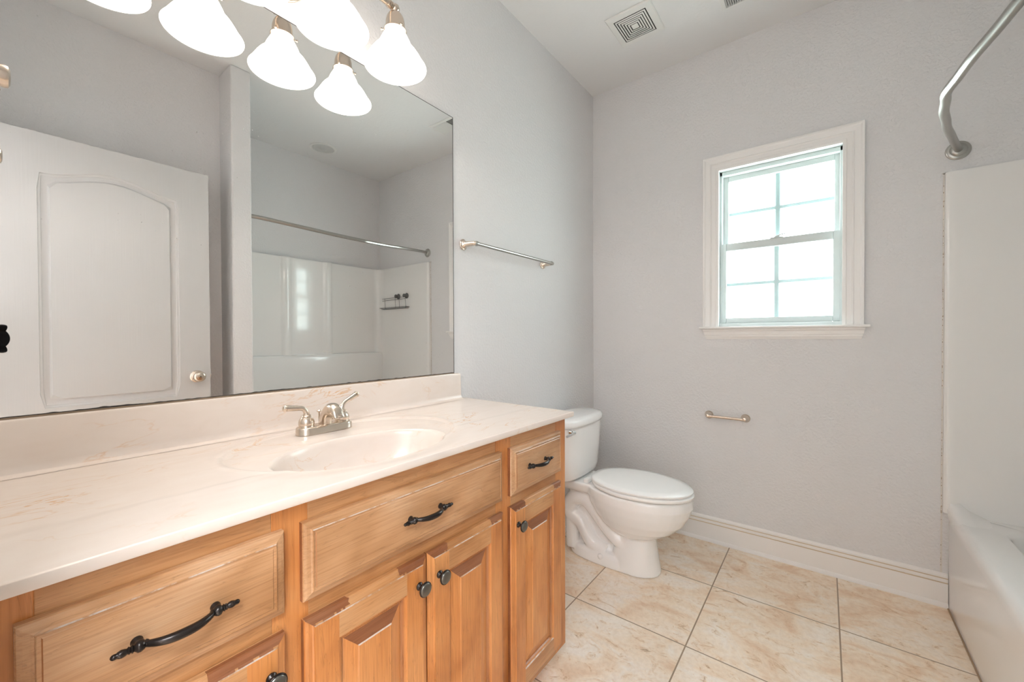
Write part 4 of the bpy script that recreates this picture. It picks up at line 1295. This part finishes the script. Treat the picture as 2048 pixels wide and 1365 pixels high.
def slat(p, q, tilt):
    """thin blade from p to q, leaning"""
    p, q = Vector(p), Vector(q); d = (q-p).normalized(); side = Vector((-d.y, d.x, 0))
    w = 0.0100
    a = side*(w*math.cos(tilt)/2); u_ = Vector((0, 0, w*math.sin(tilt)/2))
    vs = []
    for pt in (p, q):
        vs.append([bm.verts.new(pt+a+u_), bm.verts.new(pt-a-u_), bm.verts.new(pt-a-u_+Vector((0, 0, 0.0012))), bm.verts.new(pt+a+u_+Vector((0, 0, 0.0012)))])
    for i in range(4): bm.faces.new((vs[0][i], vs[0][(i+1) % 4], vs[1][(i+1) % 4], vs[1][i]))
for i in range(32):
    y = ry0+0.026+0.0092*i
    if y > ry1-0.024: break
    if abs(y-rcy_) < 0.004: continue
    slat((rx0+0.021, y, H-0.0075), (rx1-0.021, y, H-0.0075), R(40) if y < rcy_ else R(-62))
build('slats', bm, M_GRILLE, reg)

rl = thing('recessed_light', 'round white recessed ceiling light above the bathtub', 'ceiling light', (1.753, -2.127, H))
bm = bm_new()
lathe(bm, (1.753, -2.127, H), (0, 0, -1), [(0.0003, 0.104), (0.003, 0.104), (0.006, 0.100), (0.007, 0.086), (0.003, 0.083), (0.0012, 0.082)], 48)
build('trim_ring', bm, M_GRILLE, rl, smooth=40)
bm = bm_new()
lathe(bm, (1.753, -2.127, H), (0, 0, -1), [(0.0015, 0.082), (0.004, 0.081), (0.0025, 0.055), (0.0035, 0.045), (0.0065, 0.030), (0.010, 0.024), (0.0145, 0.014), (0.016, 0.0005)], 40)
build('lens', bm, simple('dull_lens', (0.58, 0.58, 0.57), 0.35), rl, smooth=50)

# ------------------------------------------------------------------ photographer's camera and tripod (reflected at the mirror's edge)
cm = thing('camera', 'black camera with petal lens hood reflected at the left edge of the mirror', 'camera', EYE - FWD*0.06)
def c2w(r, u_, f): return EYE + RT*r + UP*u_ + FWD*f
bm = bm_new()
n_ = 96; ringO = []; ringB = []; inO = []; inB = []
def hoodf(a):
    c, s = abs(math.cos(a)), abs(math.sin(a))
    return min(0.0530, 0.93*0.0505*max(c/1.26, s/0.84))
for i in range(n_):
    a = 2*PI*i/n_; c, s = math.cos(a), math.sin(a)
    f = hoodf(a)
    Rr = 0.0525
    ringB.append(c2w(0.043*c, 0.043*s, -0.045)); ringO.append(c2w(Rr*c, Rr*s, f))
    inO.append(c2w((Rr-0.002)*c, (Rr-0.002)*s, f)); inB.append(c2w(0.041*c, 0.041*s, -0.045))
ringloft(bm, [ringB, ringO, inO, inB], True, False, False)
build('lens_hood', bm, M_BLACK, cm, smooth=40)
bm = bm_new()
lathe(bm, c2w(0, 0, -0.135), FWD, [(0, 0.034), (0.03, 0.036), (0.05, 0.040), (0.085, 0.042), (0.092, 0.041), (0.094, 0.038), (0.090, 0.036)], 40)
build('lens_barrel', bm, M_BLACK, cm, smooth=40)
bm = bm_new()
lathe(bm, c2w(0, 0, -0.047), FWD, [(0, 0.036), (0.004, 0.030), (0.007, 0.020), (0.0085, 0.001)], 32)
build('front_element', bm, M_BLACKG, cm, smooth=60)
def obox(bm, r0, r1, u0, u1, f0, f1):
    vs = [bm.verts.new(c2w(r_, u_, f_)) for f_ in (f0, f1) for r_, u_ in ((r0, u0), (r1, u0), (r1, u1), (r0, u1))]
    for f in ((0, 3, 2, 1), (4, 5, 6, 7), (0, 1, 5, 4), (1, 2, 6, 5), (2, 3, 7, 6), (3, 0, 4, 7)): bm.faces.new([vs[i] for i in f])
bm = bm_new()
obox(bm, -0.066, 0.066, -0.048, 0.036, -0.185, -0.135); obox(bm, -0.026, 0.026, 0.036, 0.056, -0.180, -0.128)
build('camera_body', bm, M_BLACK, cm, bevel=0.008, bseg=3, smooth=60)
tr = thing('tripod', 'black camera tripod standing in the doorway', 'tripod', (EYE.x-FWD.x*0.16, EYE.y-FWD.y*0.16, 0))
tc_ = EYE - FWD*0.16
bm = bm_new()
lathe(bm, (tc_.x, tc_.y, EYE.z-0.053), (0, 0, -1), [(0, 0.030), (0.012, 0.030), (0.014, 0.018), (0.05, 0.024), (0.09, 0.022), (0.10, 0.016), (0.42, 0.014), (0.43, 0.001)], 24)
build('head', bm, M_BLACK, tr, smooth=40)
for q in range(3):
    a = R(100+120*q)
    d = Vector((math.cos(a), math.sin(a), 0))
    bm = bm_new()
    t0 = Vector((tc_.x, tc_.y, EYE.z-0.20))+d*0.025; t1 = Vector((tc_.x, tc_.y, 0.008))+d*0.27
    m_ = t0.lerp(t1, 0.5)
    tube(bm, [t0, m_], 0.013, 14); tube(bm, [m_, t1], 0.010, 14)
    lathe(bm, (t1.x, t1.y, 0.0), (0, 0, 1), [(0, 0.013), (0.014, 0.013), (0.018, 0.008)], 14)
    build('leg', bm, M_BLACK, tr, smooth=40)

# clean helper keys
for o in list(bpy.data.objects):
    if '_o' in o: del o['_o']
